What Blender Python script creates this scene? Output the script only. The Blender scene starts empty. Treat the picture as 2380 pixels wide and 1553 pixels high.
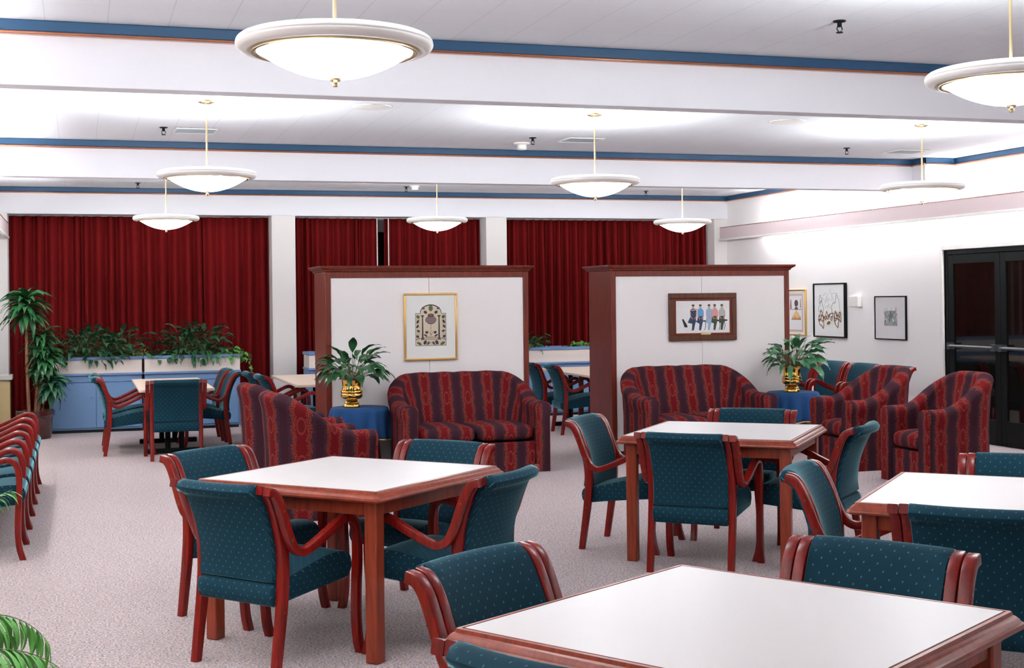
import bpy, math, random
from math import sin, cos, pi, radians as R, sqrt, atan2
from mathutils import Vector, Matrix

scene = bpy.context.scene
C = scene.collection
# ------------------------------------------------------------------ camera
cam_d = bpy.data.cameras.new('camera')
cam = bpy.data.objects.new('camera', cam_d); C.objects.link(cam)
cam_d.sensor_fit = 'HORIZONTAL'; cam_d.sensor_width = 36.0
cam_d.lens = 3144.0 / 2380.0 * 36.0
cam_d.shift_y = -(776.5 - 696.4) / 2380.0
cam_d.clip_start = 0.05; cam_d.clip_end = 100
YAW = 0.30939
cam.matrix_world = (Matrix.Translation((0, 0, 1.55)) @ Matrix.Rotation(-YAW, 4, 'Z')
                    @ Matrix.Rotation(pi / 2, 4, 'X') @ Matrix.Rotation(-0.0112, 4, 'Z'))
scene.camera = cam
# ------------------------------------------------------------------ world, exposure
world = bpy.data.worlds.new('world'); scene.world = world; world.use_nodes = True
world.node_tree.nodes['Background'].inputs[0].default_value = (0.02, 0.022, 0.03, 1)
world.node_tree.nodes['Background'].inputs[1].default_value = 0.3
vs = scene.view_settings
vs.view_transform = 'Standard'; vs.look = 'None'; vs.gamma = 1.0; vs.use_curve_mapping = False
vs.exposure = 1.32
BOWL = 7.0      # emission of the glass bowls
UPL = 52.0      # watts of each upward lamp
TUBE = 32.0     # emission of the cove tubes

# ------------------------------------------------------------------ materials
def nmat(name):
    m = bpy.data.materials.new(name); m.use_nodes = True
    nt = m.node_tree; b = nt.nodes['Principled BSDF']
    return m, nt, b
def lk(nt, a, b): nt.links.new(a, b)
def node(nt, t, **k):
    n = nt.nodes.new(t)
    for a, v in k.items(): setattr(n, a, v)
    return n
def mth(nt, op, a, b=None, c=None):
    n = nt.nodes.new('ShaderNodeMath'); n.operation = op
    for i, v in enumerate((a, b, c)):
        if v is None: continue
        if isinstance(v, (int, float)): n.inputs[i].default_value = v
        else: nt.links.new(v, n.inputs[i])
    return n.outputs[0]
def mixc(nt, f, a, b):
    n = nt.nodes.new('ShaderNodeMix'); n.data_type = 'RGBA'
    if isinstance(f, (int, float)): n.inputs[0].default_value = f
    else: nt.links.new(f, n.inputs[0])
    for i, v in ((6, a), (7, b)):
        if isinstance(v, tuple): n.inputs[i].default_value = (*v[:3], 1)
        else: nt.links.new(v, n.inputs[i])
    return n.outputs[2]
def noise(nt, scale, detail=2, vec=None, rough=.5):
    n = nt.nodes.new('ShaderNodeTexNoise'); n.inputs['Scale'].default_value = scale
    n.inputs['Detail'].default_value = detail; n.inputs['Roughness'].default_value = rough
    if vec is not None: nt.links.new(vec, n.inputs['Vector'])
    return n.outputs['Fac']
def coords(nt, out='Object', scale=None):
    t = nt.nodes.new('ShaderNodeTexCoord').outputs[out]
    if scale:
        mp = nt.nodes.new('ShaderNodeMapping'); mp.inputs['Scale'].default_value = scale
        nt.links.new(t, mp.inputs['Vector']); t = mp.outputs[0]
    return t
def bump(nt, b, h, strength=.2, dist=.01):
    n = nt.nodes.new('ShaderNodeBump'); n.inputs['Strength'].default_value = strength
    n.inputs['Distance'].default_value = dist
    nt.links.new(h, n.inputs['Height']); nt.links.new(n.outputs[0], b.inputs['Normal'])
def simple(name, col, rough=.6, metal=0, var=.06, scale=20, bmp=0, coat=0, sheen=0):
    m, nt, b = nmat(name)
    n = noise(nt, scale, 3, coords(nt))
    dk = tuple(c * (1 - var) for c in col); lt = tuple(min(1, c * (1 + var)) for c in col)
    lk(nt, mixc(nt, n, dk, lt), b.inputs['Base Color'])
    b.inputs['Roughness'].default_value = rough; b.inputs['Metallic'].default_value = metal
    b.inputs['Coat Weight'].default_value = coat
    b.inputs['Sheen Weight'].default_value = sheen
    if bmp: bump(nt, b, n, bmp, .005)
    return m
def wood(name, c1, c2, rough=.3, vertical=True, coat=.06):
    m, nt, b = nmat(name)
    co = coords(nt, 'Object', (30, 30, 2.2) if vertical else (3, 30, 30))
    n = noise(nt, 1.6, 5, co, .6); n2 = noise(nt, 9, 2, co)
    f = mth(nt, 'ADD', mth(nt, 'MULTIPLY', n, .75), mth(nt, 'MULTIPLY', n2, .25))
    ramp = node(nt, 'ShaderNodeValToRGB'); lk(nt, f, ramp.inputs[0])
    ramp.color_ramp.elements[0].position = .35; ramp.color_ramp.elements[1].position = .65
    ramp.color_ramp.elements[0].color = (*c1, 1); ramp.color_ramp.elements[1].color = (*c2, 1)
    lk(nt, ramp.outputs[0], b.inputs['Base Color'])
    b.inputs['Roughness'].default_value = rough; b.inputs['Coat Weight'].default_value = coat
    b.inputs['Coat Roughness'].default_value = .2; b.inputs['Specular IOR Level'].default_value = .32
    return m

M = {}
M['chairwood'] = wood('chair_wood', (.115, .0045, .003), (.25, .010, .006), .24)
M['tablewood'] = wood('table_wood', (.17, .024, .010), (.30, .048, .020), .30)
M['panelwood'] = wood('panel_wood', (.10, .013, .007), (.20, .030, .014), .40)
M['darkframe'] = wood('dark_picture_frame', (.06, .018, .008), (.13, .04, .017), .35)
M['wall'] = simple('cream_wall', (.84, .81, .80), .85, var=.015, scale=60, bmp=.04)
M['wainscot'] = simple('yellow_wainscot', (.80, .62, .33), .7, var=.03)
M['column'] = simple('column_paint', (.76, .72, .70), .85, var=.015, scale=50, bmp=.03)
M['beam'] = simple('beam_paint', (.76, .755, .80), .85, var=.015, scale=50, bmp=.03)
M['band'] = simple('pink_border', (.66, .54, .55), .8, var=.05, scale=70)
M['white'] = simple('white_paint', (.82, .80, .77), .5, var=.01)
M['bluetrim'] = simple('blue_moulding', (.013, .066, .15), .45, var=.05)
M['coppertrim'] = simple('copper_moulding', (.42, .17, .10), .2, .7, var=.06)
M['brass'] = simple('brass', (.85, .50, .12), .16, 1, var=.05)
M['palebrass'] = simple('pale_brass', (.80, .66, .40), .22, 1, var=.03)
M['bluecab'] = simple('blue_cabinet_paint', (.125, .235, .42), .5, var=.04, scale=8)
M['bluecab2'] = simple('blue_cabinet_edge', (.13, .22, .42), .4, var=.04)
M['trough'] = simple('cream_trough', (.74, .66, .60), .7, var=.03, scale=40)
M['black'] = simple('black_metal', (.006, .007, .007), .5, 0, var=.1)
M['darkgap'] = simple('dark_recess', (.02, .02, .018), .8)
M['bluecloth'] = simple('blue_tablecloth', (.005, .055, .18), .9, var=.12, scale=200)
M['gold'] = simple('gold_braid', (.62, .42, .16), .5, .3, var=.1)
M['goldframe'] = simple('gold_frame', (.75, .48, .16), .28, .8, var=.08)
M['mat'] = simple('white_mat', (.80, .80, .78), .9, var=.01)
M['greymat'] = simple('grey_mat', (.66, .63, .64), .9, var=.01)
M['leaf'] = simple('leaf_green', (.022, .115, .035), .38, var=.45, scale=14, coat=.15)
M['leaf2'] = simple('leaf_silver_green', (.05, .19, .075), .36, var=.5, scale=16, coat=.15)
M['leafdark'] = simple('leaf_dark', (.018, .095, .042), .4, var=.5, scale=14)
M['leafvar'] = simple('leaf_variegated', (.30, .36, .10), .45, var=.5, scale=40)
M['leafbright'] = simple('leaf_bright', (.10, .33, .06), .45, var=.5, scale=12)
M['stem'] = simple('plant_stem', (.09, .14, .04), .6, var=.3)
M['cane'] = simple('cane_bark', (.22, .10, .05), .8, var=.5, scale=30, bmp=.3)
M['pot'] = simple('oxblood_pot', (.055, .010, .010), .18, var=.1, coat=.6)
M['soil'] = simple('potting_soil', (.06, .04, .025), .95, var=.5, scale=60, bmp=.4)
M['flower'] = simple('white_flower', (.85, .83, .70), .5)
M['laminate'] = simple('white_laminate', (.69, .655, .645), .38, var=.012, scale=14)
M['laminate2'] = simple('beige_laminate', (.66, .52, .42), .45, var=.03, scale=30)
M['chrome'] = simple('metal_bar', (.10, .11, .12), .35, .6, var=.05)
for k_ in ('black',): M[k_].node_tree.nodes['Principled BSDF'].inputs['Specular IOR Level'].default_value = .12
M['vent'] = simple('grey_vent', (.30, .33, .36), .5, .4)
M['plastic'] = simple('white_plastic', (.80, .78, .74), .4, var=.01)
M['ring'] = simple('white_lamp_ring', (.86, .83, .80), .5, var=.01)

def m_carpet():
    m, nt, b = nmat('carpet')
    co = coords(nt)
    n1 = noise(nt, 95, 3, co, .7); n2 = noise(nt, 230, 2, co, .6); n3 = noise(nt, 1.2, 3, co)
    v = node(nt, 'ShaderNodeTexVoronoi'); v.inputs['Scale'].default_value = 110; lk(nt, co, v.inputs['Vector'])
    r = node(nt, 'ShaderNodeValToRGB'); lk(nt, n1, r.inputs[0])
    e = r.color_ramp.elements; e[0].position = .37; e[0].color = (.10, .078, .080, 1)
    e[1].position = .63; e[1].color = (.66, .55, .54, 1)
    c = r.color_ramp.elements.new(.5); c.color = (.33, .27, .275, 1)
    sep = node(nt, 'ShaderNodeSeparateColor'); lk(nt, v.outputs['Color'], sep.inputs[0])
    k = mth(nt, 'GREATER_THAN', sep.outputs[0], .82)
    col = mixc(nt, mth(nt, 'MULTIPLY', k, .38), r.outputs[0], (.70, .45, .38))
    k2 = mth(nt, 'LESS_THAN', sep.outputs[1], .16)
    col = mixc(nt, mth(nt, 'MULTIPLY', k2, .4), col, (.42, .41, .52))
    col = mixc(nt, mth(nt, 'MULTIPLY', n3, .12), col, (.28, .22, .23))
    lk(nt, col, b.inputs['Base Color']); b.inputs['Roughness'].default_value = .95
    b.inputs['Sheen Weight'].default_value = .15
    bump(nt, b, n2, .45, .006)
    return m
M['carpet'] = m_carpet()

def m_ceiling():
    m, nt, b = nmat('ceiling_tile')
    co = coords(nt); s = node(nt, 'ShaderNodeSeparateXYZ'); lk(nt, co, s.inputs[0])
    def groove(v):
        fr = mth(nt, 'FRACT', mth(nt, 'DIVIDE', v, .305))
        return mth(nt, 'LESS_THAN', mth(nt, 'ABSOLUTE', mth(nt, 'SUBTRACT', fr, .5)), .010)
    gx = groove(s.outputs[0]); gy = mth(nt, 'MULTIPLY', groove(s.outputs[1]), .45)
    g = mth(nt, 'MAXIMUM', gx, gy)
    n = noise(nt, 40, 3, co)
    base = mixc(nt, n, (.70, .71, .76), (.76, .77, .81))
    lk(nt, mixc(nt, mth(nt, 'MULTIPLY', g, .34), base, (.42, .40, .40)), b.inputs['Base Color'])
    b.inputs['Roughness'].default_value = .9
    return m
M['ceiling'] = m_ceiling()

def m_dots():
    m, nt, b = nmat('teal_dotted_fabric')
    t = coords(nt, 'UV'); s = node(nt, 'ShaderNodeSeparateXYZ'); lk(nt, t, s.inputs[0])
    def lat(off):
        a = mth(nt, 'SUBTRACT', mth(nt, 'FRACT', mth(nt, 'ADD', mth(nt, 'DIVIDE', s.outputs[0], .043), off)), .5)
        c = mth(nt, 'SUBTRACT', mth(nt, 'FRACT', mth(nt, 'ADD', mth(nt, 'DIVIDE', s.outputs[1], .047), off * 1.0)), .5)
        d = mth(nt, 'ADD', mth(nt, 'POWER', mth(nt, 'MULTIPLY', a, 1.5), 2), mth(nt, 'POWER', mth(nt, 'ADD', c, mth(nt, 'MULTIPLY', a, .5)), 2))
        return mth(nt, 'LESS_THAN', d, .0056)
    k = mth(nt, 'MAXIMUM', lat(0.0), lat(0.5))
    n = noise(nt, 500, 2, coords(nt)); 
    base = mixc(nt, n, (.0018, .020, .038), (.0055, .050, .076))
    col = mixc(nt, mth(nt, 'MULTIPLY', k, .6), base, (.08, .26, .38))
    lk(nt, col, b.inputs['Base Color']); b.inputs['Roughness'].default_value = .85
    b.inputs['Sheen Weight'].default_value = .75; b.inputs['Sheen Tint'].default_value = (.35, .8, .85, 1)
    b.inputs['Sheen Roughness'].default_value = .22; b.inputs['Specular IOR Level'].default_value = .2
    bump(nt, b, n, .15, .002)
    return m
M['dots'] = m_dots()

def m_stripe():
    m, nt, b = nmat('striped_upholstery')
    t = coords(nt, 'UV'); s = node(nt, 'ShaderNodeSeparateXYZ'); lk(nt, t, s.inputs[0])
    U, V = s.outputs[0], s.outputs[1]
    n = noise(nt, 55, 3, t, .7); nf = noise(nt, 160, 2, t, .7)
    wob = mth(nt, 'MULTIPLY', mth(nt, 'SINE', mth(nt, 'MULTIPLY', V, 46)), .018)
    fr = mth(nt, 'FRACT', mth(nt, 'DIVIDE', U, .205))
    a = mth(nt, 'ABSOLUTE', mth(nt, 'SUBTRACT', fr, .5))          # 0 centre of red band
    aw = mth(nt, 'ADD', mth(nt, 'ADD', a, wob), mth(nt, 'MULTIPLY', mth(nt, 'SUBTRACT', n, .5), .22))
    red = mth(nt, 'LESS_THAN', aw, .255)
    edge = mth(nt, 'LESS_THAN', mth(nt, 'ABSOLUTE', mth(nt, 'SUBTRACT', aw, .21)), .075)
    edge = mth(nt, 'MULTIPLY', edge, mth(nt, 'GREATER_THAN', nf, .53))
    edge2 = mth(nt, 'MULTIPLY', mth(nt, 'LESS_THAN', mth(nt, 'ABSOLUTE', mth(nt, 'SUBTRACT', a, .33)), .05), mth(nt, 'GREATER_THAN', nf, .54))
    vf = mth(nt, 'SUBTRACT', mth(nt, 'FRACT', mth(nt, 'DIVIDE', V, .27)), .5)
    e = mth(nt, 'SQRT', mth(nt, 'ADD', mth(nt, 'POWER', mth(nt, 'MULTIPLY', a, 1.9), 2), mth(nt, 'POWER', vf, 2)))
    med = mth(nt, 'LESS_THAN', mth(nt, 'ABSOLUTE', mth(nt, 'SUBTRACT', mth(nt, 'ADD', e, mth(nt, 'MULTIPLY', mth(nt, 'SUBTRACT', nf, .5), .12)), .21)), .03)
    dark = mth(nt, 'LESS_THAN', mth(nt, 'ABSOLUTE', mth(nt, 'SUBTRACT', e, .13)), .035)
    plum = mixc(nt, nf, (.020, .007, .012), (.062, .022, .032))
    redc = mixc(nt, nf, (.085, .0035, .005), (.21, .010, .013))
    redc = mixc(nt, mth(nt, 'MULTIPLY', dark, .55), redc, (.10, .012, .016))
    redc = mixc(nt, mth(nt, 'MULTIPLY', med, .42), redc, (.34, .07, .045))
    col = mixc(nt, red, plum, redc)
    col = mixc(nt, mth(nt, 'MULTIPLY', edge2, .35), col, (.12, .06, .12))
    col = mixc(nt, mth(nt, 'MULTIPLY', edge, .6), col, (.36, .125, .075))
    col = mixc(nt, mth(nt, 'MULTIPLY', nf, .25), col, (.05, .012, .016))
    lk(nt, col, b.inputs['Base Color']); b.inputs['Roughness'].default_value = .95; b.inputs['Specular IOR Level'].default_value = .1
    bump(nt, b, nf, .3, .003)
    return m
M['stripe'] = m_stripe()

def m_curtain():
    m, nt, b = nmat('red_curtain')
    n = noise(nt, 260, 2, coords(nt))
    lk(nt, mixc(nt, n, (.125, .005, .0055), (.22, .010, .011)), b.inputs['Base Color'])
    b.inputs['Roughness'].default_value = .9; b.inputs['Specular IOR Level'].default_value = .08; b.inputs['Sheen Weight'].default_value = .0
    b.inputs['Sheen Tint'].default_value = (1, .3, .3, 1)
    return m
M['curtain'] = m_curtain()

def m_panel():
    m, nt, b = nmat('panel_fabric')
    n = noise(nt, 220, 3, coords(nt), .7)
    lk(nt, mixc(nt, n, (.82, .78, .77), (.93, .89, .88)), b.inputs['Base Color'])
    b.inputs['Roughness'].default_value = .95; bump(nt, b, n, .2, .002)
    return m
M['panelfabric'] = m_panel()

def m_bowl():
    m, nt, b = nmat('glowing_bowl_glass')
    n = noise(nt, 8, 2, coords(nt))
    lk(nt, mixc(nt, n, (.86, .85, .80), (.9, .88, .84)), b.inputs['Base Color'])
    b.inputs['Emission Color'].default_value = (.95, .99, 1, 1)
    b.inputs['Emission Strength'].default_value = BOWL
    return m
M['bowl'] = m_bowl()

def m_glass():
    m, nt, b = nmat('dark_door_glass')
    n = noise(nt, 3, 1, coords(nt))
    lk(nt, mixc(nt, n, (.02, .014, .011), (.03, .02, .016)), b.inputs['Base Color'])
    b.inputs['Roughness'].default_value = .04; b.inputs['IOR'].default_value = 1.5
    b.inputs['Transmission Weight'].default_value = .7
    return m
M['glass'] = m_glass()

# ------------------------------------------------------------------ mesh helpers
class MB:
    def __init__(s): s.v = []; s.f = []; s.uv = []; s.m = []; s.sm = []
    def add(s, p): s.v.append(tuple(p)); return len(s.v) - 1
    def face(s, ids, uv=None, m=0, sm=True):
        s.f.append(tuple(ids)); s.uv.append(uv or [(s.v[i][0] + s.v[i][1], s.v[i][2]) for i in ids]); s.m.append(m); s.sm.append(sm)
    def box(s, x0, x1, y0, y1, z0, z1, m=0, T=None):
        P = [(x0,y0,z0),(x1,y0,z0),(x1,y1,z0),(x0,y1,z0),(x0,y0,z1),(x1,y0,z1),(x1,y1,z1),(x0,y1,z1)]
        Q = [T @ Vector(p) for p in P] if T else P
        k = [s.add(q) for q in Q]
        for ids, ax in (((0,3,2,1),(0,1)),((4,5,6,7),(0,1)),((0,1,5,4),(0,2)),((1,2,6,5),(1,2)),((2,3,7,6),(0,2)),((3,0,4,7),(1,2))):
            s.face([k[i] for i in ids], [(P[i][ax[0]], P[i][ax[1]]) for i in ids], m, False)
    def grid(s, pts, uvs, closeu=False, m=0, sm=True, flip=False):
        ids = [[s.add(p) for p in row] for row in pts]
        n = len(ids); w = len(ids[0])
        for i in range(n - 1):
            for j in range(w - 1 + (1 if closeu else 0)):
                j2 = (j + 1) % w
                q = [ids[i][j], ids[i][j2], ids[i+1][j2], ids[i+1][j]]
                uj2 = uvs[i][j2] if j2 else (uvs[i][0][0], uvs[i][-1][1] + .02)
                uj3 = uvs[i+1][j2] if j2 else (uvs[i+1][0][0], uvs[i+1][-1][1] + .02)
                u = [uvs[i][j], uj2, uj3, uvs[i+1][j]]
                if flip: q.reverse(); u.reverse()
                s.face(q, u, m, sm)
        return ids
    def lathe(s, prof, seg=32, c=(0,0,0), m=0, a0=0, sm=True):
        rows = []; uvs = []
        for r, z in prof:
            rows.append([(c[0] + r * cos(a0 + 2*pi*j/seg), c[1] + r * sin(a0 + 2*pi*j/seg), c[2] + z) for j in range(seg)])
            uvs.append([(2*pi*j/seg * .3, z) for j in range(seg)])
        ids = s.grid(rows, uvs, True, m, sm)
        if prof[0][0] > 1e-4: s.face(list(reversed(ids[0])), None, m, False)
        if prof[-1][0] > 1e-4: s.face(ids[-1], None, m, False)
    def tube(s, pts, r, seg=8, m=0):
        pts = [Vector(p) for p in pts]; rows = []; uvs = []
        rr = r if isinstance(r, (list, tuple)) else [r] * len(pts)
        up = Vector((0, 0, 1))
        for i, p in enumerate(pts):
            t = (pts[min(i+1, len(pts)-1)] - pts[max(i-1, 0)]).normalized()
            a = t.cross(up) if abs(t.z) < .95 else t.cross(Vector((1, 0, 0)))
            a.normalize(); b = a.cross(t).normalized()
            rows.append([tuple(p + rr[i] * (cos(2*pi*j/seg) * a + sin(2*pi*j/seg) * b)) for j in range(seg)])
            uvs.append([(j / seg, i * .1) for j in range(seg)])
        ids = s.grid(rows, uvs, True, m)
        s.face(list(reversed(ids[0])), None, m, False); s.face(ids[-1], None, m, False)
    def build(s, name, mats, parent=None, sharp=35, bevel=0, bseg=2, recalc=True):
        me = bpy.data.meshes.new(name); me.from_pydata(s.v, [], s.f)
        if not isinstance(mats, (list, tuple)): mats = [mats]
        for mm in mats: me.materials.append(mm)
        ul = me.uv_layers.new(name='UVMap')
        flat = [c for fu in s.uv for u in fu for c in u]
        ul.data.foreach_set('uv', flat)
        me.polygons.foreach_set('material_index', s.m)
        me.polygons.foreach_set('use_smooth', s.sm)
        if recalc:
            import bmesh
            bm = bmesh.new(); bm.from_mesh(me); bmesh.ops.recalc_face_normals(bm, faces=bm.faces); bm.to_mesh(me); bm.free()
        if sharp: me.set_sharp_from_angle(angle=R(sharp))
        me.update()
        o = bpy.data.objects.new(name, me); C.objects.link(o)
        if parent: o.parent = parent
        if bevel:
            md = o.modifiers.new('bevel', 'BEVEL'); md.width = bevel; md.segments = bseg; md.limit_method = 'ANGLE'; md.angle_limit = R(40)
            md.harden_normals = False
        return o
def tag(o, label, cat, group=None):
    o['label'] = label; o['category'] = cat
    if group: o['group'] = group
    return o
def thing(name, label, cat, loc=(0,0,0), rz=0, group=None):
    o = bpy.data.objects.new(name, None); C.objects.link(o); o.empty_display_size = .1
    o.location = loc; o.rotation_euler = (0, 0, rz); return tag(o, label, cat, group)
def struct(o): o['kind'] = 'structure'; return o
def dup(root, loc, rz, label, group=None):
    r = root.copy(); C.objects.link(r); r.location = loc; r.rotation_euler = (0, 0, rz)
    tag(r, label, root['category'], group or root.get('group'))
    for ch in list(root.children):
        c = ch.copy(); C.objects.link(c); c.parent = r
        for g in list(ch.children):
            d = g.copy(); C.objects.link(d); d.parent = c
    return r
def box(name, mats, x0, x1, y0, y1, z0, z1, parent=None, bevel=0, bseg=2):
    b = MB(); b.box(x0, x1, y0, y1, z0, z1); return b.build(name, mats, parent, bevel=bevel, bseg=bseg)
def catmull(P, n=6):
    out = []
    P = [P[0]] + list(P) + [P[-1]]
    for i in range(1, len(P) - 2):
        p0, p1, p2, p3 = P[i-1], P[i], P[i+1], P[i+2]
        for k in range(n):
            t = k / n
            out.append(tuple(.5 * (2*b + (c-a)*t + (2*a-5*b+4*c-d)*t*t + (3*b-a-3*c+d)*t**3) for a, b, c, d in zip(p0, p1, p2, p3)))
    out.append(tuple(P[-2])); return out

# ------------------------------------------------------------------ room
XL, XR = -1.0, 8.9
YB = 18.35            # back wall behind the curtains
YF = -2.4             # wall behind the camera
ZC, ZB = 3.0, 2.67
BEAMS = [2.15, 7.31, 12.5]
f = MB(); f.box(XL - .2, XR + .2, YF - .2, YB + .2, -.12, 0); struct(f.build('floor', M['carpet']))
c = MB(); c.box(XL - .2, XR + .2, YF - .2, YB + .2, ZC, ZC + .12); ceil = struct(c.build('ceiling', M['ceiling']))
for y in BEAMS:
    b = MB(); b.box(XL, XR, y, y + .145, ZB, ZC); b.build('beam', M['beam'], ceil, bevel=.004)
b = MB(); b.box(XL, XR, 17.6, 17.78, ZB, ZC); b.build('beam', M['beam'], ceil, bevel=.004)
b = MB(); b.box(8.52, XR, 12.28, 12.5, ZB, ZC); b.build('beam_end_pier', M['beam'], ceil, bevel=.004)
# walls
w = MB(); w.box(XL - .15, XL, YF, YB, 0, ZC + .02); wl = struct(w.build('wall_left', M['wall']))
w = MB()
DY0, DY1, DZ = 10.68, 12.5, 2.03
w.box(XR, XR + .15, YF, DY0, 0, ZC + .02); w.box(XR, XR + .15, DY1, YB, 0, ZC + .02); w.box(XR, XR + .15, DY0, DY1, DZ, ZC + .02)
wr = struct(w.build('wall_right', M['wall']))
w = MB(); w.box(XL - .15, XR + .15, YF - .15, YF, 0, ZC + .02); struct(w.build('wall_front', M['wall']))
# back wall: sill wall under the middle and right windows, window band above, piers
w = MB()
w.box(XL - .15, XR + .15, YB, YB + .15, 2.5, ZC + .02)
w.box(2.37, XR, 18.02, YB, 0, .57)
w.box(XL - .15, 2.37, YB, YB + .15, 0, 2.5)
w.box(2.37, XR + .15, YB, YB + .15, 0, .6)
wb = struct(w.build('wall_back', M['wall']))
b = MB(); b.box(XL, -.83, 17.55, YB, 0, ZB + .01); b.build('column', M['column'], wb, bevel=.004)
b = MB(); b.box(XL, -.818, 17.538, 17.8, .1, .62); b.build('column_wainscot', M['wainscot'], wb)
b = MB(); b.box(XL, -.79, 17.51, 17.8, .64, .70); b.build('column_rail', M['white'], wb, bevel=.005)
b = MB(); b.box(2.375, 2.68, 17.6, YB, 0, ZB + .01); b.build('column', M['column'], wb, bevel=.004)
b = MB(); b.box(5.268, 5.562, 17.6, YB, 0, ZB + .01); b.build('column', M['column'], wb, bevel=.004)
b = MB(); b.box(8.70, XR, 17.63, YB, 0, ZB + .01); b.build('column', M['column'], wb, bevel=.004)
# window behind curtains (dark night glass with white mullions)
wn = bpy.data.objects.new('window_1', None); C.objects.link(wn); wn['kind'] = 'structure'; wn.location = (0, 0, 0)
b = MB(); b.box(2.68, 5.268, YB + .02, YB + .05, .6, 2.5); b.build('window_pane', M['glass'], wn)
b = MB()
for x in (2.68, 3.30, 3.93, 4.56, 5.22): b.box(x, x + .05, YB - .03, YB + .02, .6, 2.5)
b.box(2.68, 5.268, YB - .03, YB + .02, .57, .62); b.box(2.68, 5.268, YB - .03, YB + .02, 2.46, 2.5)
b.build('window_frame', M['black'], wn)
wn = bpy.data.objects.new('window_2', None); C.objects.link(wn); wn['kind'] = 'structure'
b = MB(); b.box(5.562, 8.70, YB + .02, YB + .05, .6, 2.5); b.build('window_pane', M['glass'], wn)
b = MB()
for x in (5.562, 6.6, 7.6, 8.65): b.box(x, x + .05, YB - .03, YB + .02, .6, 2.5)
b.build('window_frame', M['black'], wn)

# mouldings: blue crown with a copper bead
ntr = [0]
def trim(segs, mats_boxes):
    ntr[0] += 1
    t = bpy.data.objects.new('trim_%d' % ntr[0], None); C.objects.link(t); t['kind'] = 'structure'
    for nm, mat, bs in mats_boxes:
        b = MB()
        for q in bs: b.box(*q)
        b.build(nm, mat, t, bevel=.006, bseg=3)
def crown_x(x0, x1, y, side):   # side -1 : faces the camera (south), +1 faces north
    s = side
    def yy(d): return (y - d, y) if s < 0 else (y, y + d)
    a = yy(.03); c2 = yy(.045)
    trim(None, [('blue_moulding', M['bluetrim'], [(x0, x1, a[0], a[1], ZC - .06, ZC)]),
                ('copper_bead', M['coppertrim'], [(x0, x1, c2[0], c2[1], ZC - .076, ZC - .06)])])
for y in BEAMS:
    crown_x(XL, XR if y != 12.5 else 8.52, y, -1); crown_x(XL, XR, y + .145, 1)
crown_x(XL, XR, 17.6, -1)
crown_x(8.49, XR, 12.28, -1)
trim(None, [('blue_moulding', M['bluetrim'], [(8.49, 8.52, 12.25, 12.5, ZC - .06, ZC)]), ('copper_bead', M['coppertrim'], [(8.475, 8.52, 12.235, 12.5, ZC - .076, ZC - .06)])])
for (xa, d) in ((XL, 1), (XR, -1)):
    bl = []; cb = []
    for y0, y1 in ((YF, 2.15), (2.295, 7.31), (7.455, 12.5 if d > 0 else 12.28), (12.645, 17.6)):
        bl.append((min(xa, xa + d*.03), max(xa, xa + d*.03), y0, y1, ZC - .06, ZC))
        cb.append((min(xa, xa + d*.045), max(xa, xa + d*.045), y0, y1, ZC - .076, ZC - .06))
    trim(None, [('blue_moulding', M['bluetrim'], bl), ('copper_bead', M['coppertrim'], cb)])
# light valance along the side walls: pink band standing off the wall, tubes behind it
M['tube'] = None
def m_tube():
    m, nt, b = nmat('fluorescent_tube')
    n = noise(nt, 3, 1, coords(nt)); lk(nt, mixc(nt, n, (.85, .85, .85), (.9, .9, .9)), b.inputs['Base Color'])
    b.inputs['Emission Color'].default_value = (.95, .99, 1, 1); b.inputs['Emission Strength'].default_value = TUBE
    return m
M['tube'] = m_tube()
def band(xa, d, y0, y1, label, e=0.0):
    def bx(t0, t1, z0, z1): return (min(xa + d*t0, xa + d*t1), max(xa + d*t0, xa + d*t1), y0, y1, z0, z1)
    trim(None, [('pink_band', M['band'], [bx(.11 + e, .13 + e, 2.385, 2.545)]), ('white_cap', M['white'], [bx(.10 + e, .145 + e, 2.36, 2.388)]), ('wood_edge', M['coppertrim'], [bx(.108 + e, .134 + e, 2.545, 2.553)]),
                ('bracket', M['white'], [(min(xa, xa + d*(.11 + e)), max(xa, xa + d*(.11 + e)), y, y + .02, 2.40, 2.44) for y in [y0 + .3 + 1.5*k for k in range(int((y1-y0)/1.5))]])])
    t = thing('cove_light', label, 'light', (xa + d*.055, 0, 2.478), 0, 'strip lights behind the pink wall valances')
    k = 0; y = y0 + .1
    while y + 1.22 < y1:
        b = MB(); b.tube([(0, y, 0), (0, y + 1.18, 0)], .017, 6); b.build('tube', M['tube'], t, sharp=0); y += 1.25
band(XL, 1, YF, 17.55, 'strip light hidden behind the pink valance on the left wall', .05)
band(XR, -1, YF, 17.6, 'strip light hidden behind the pink valance on the right wall')
# left wall: wainscot and chair rail
trim(None, [('wainscot', M['wainscot'], [(XL, XL + .012, YF, 17.62, .1, .68)]), ('chair_rail', M['white'], [(XL, XL + .05, YF, 17.62, .70, .75), (XL, XL + .03, YF, 17.62, .66, .70)])])
for nm, q in (('baseboard_left', (XL, XL + .015, YF, 17.6, 0, .10)), ('baseboard_right', (XR - .015, XR, 12.56, 17.6, 0, .10)), ('baseboard_front', (XL, XR, YF, YF + .015, 0, .1))):
    b = MB(); b.box(*q); struct(b.build(nm, M['white'], bevel=.003))

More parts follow.
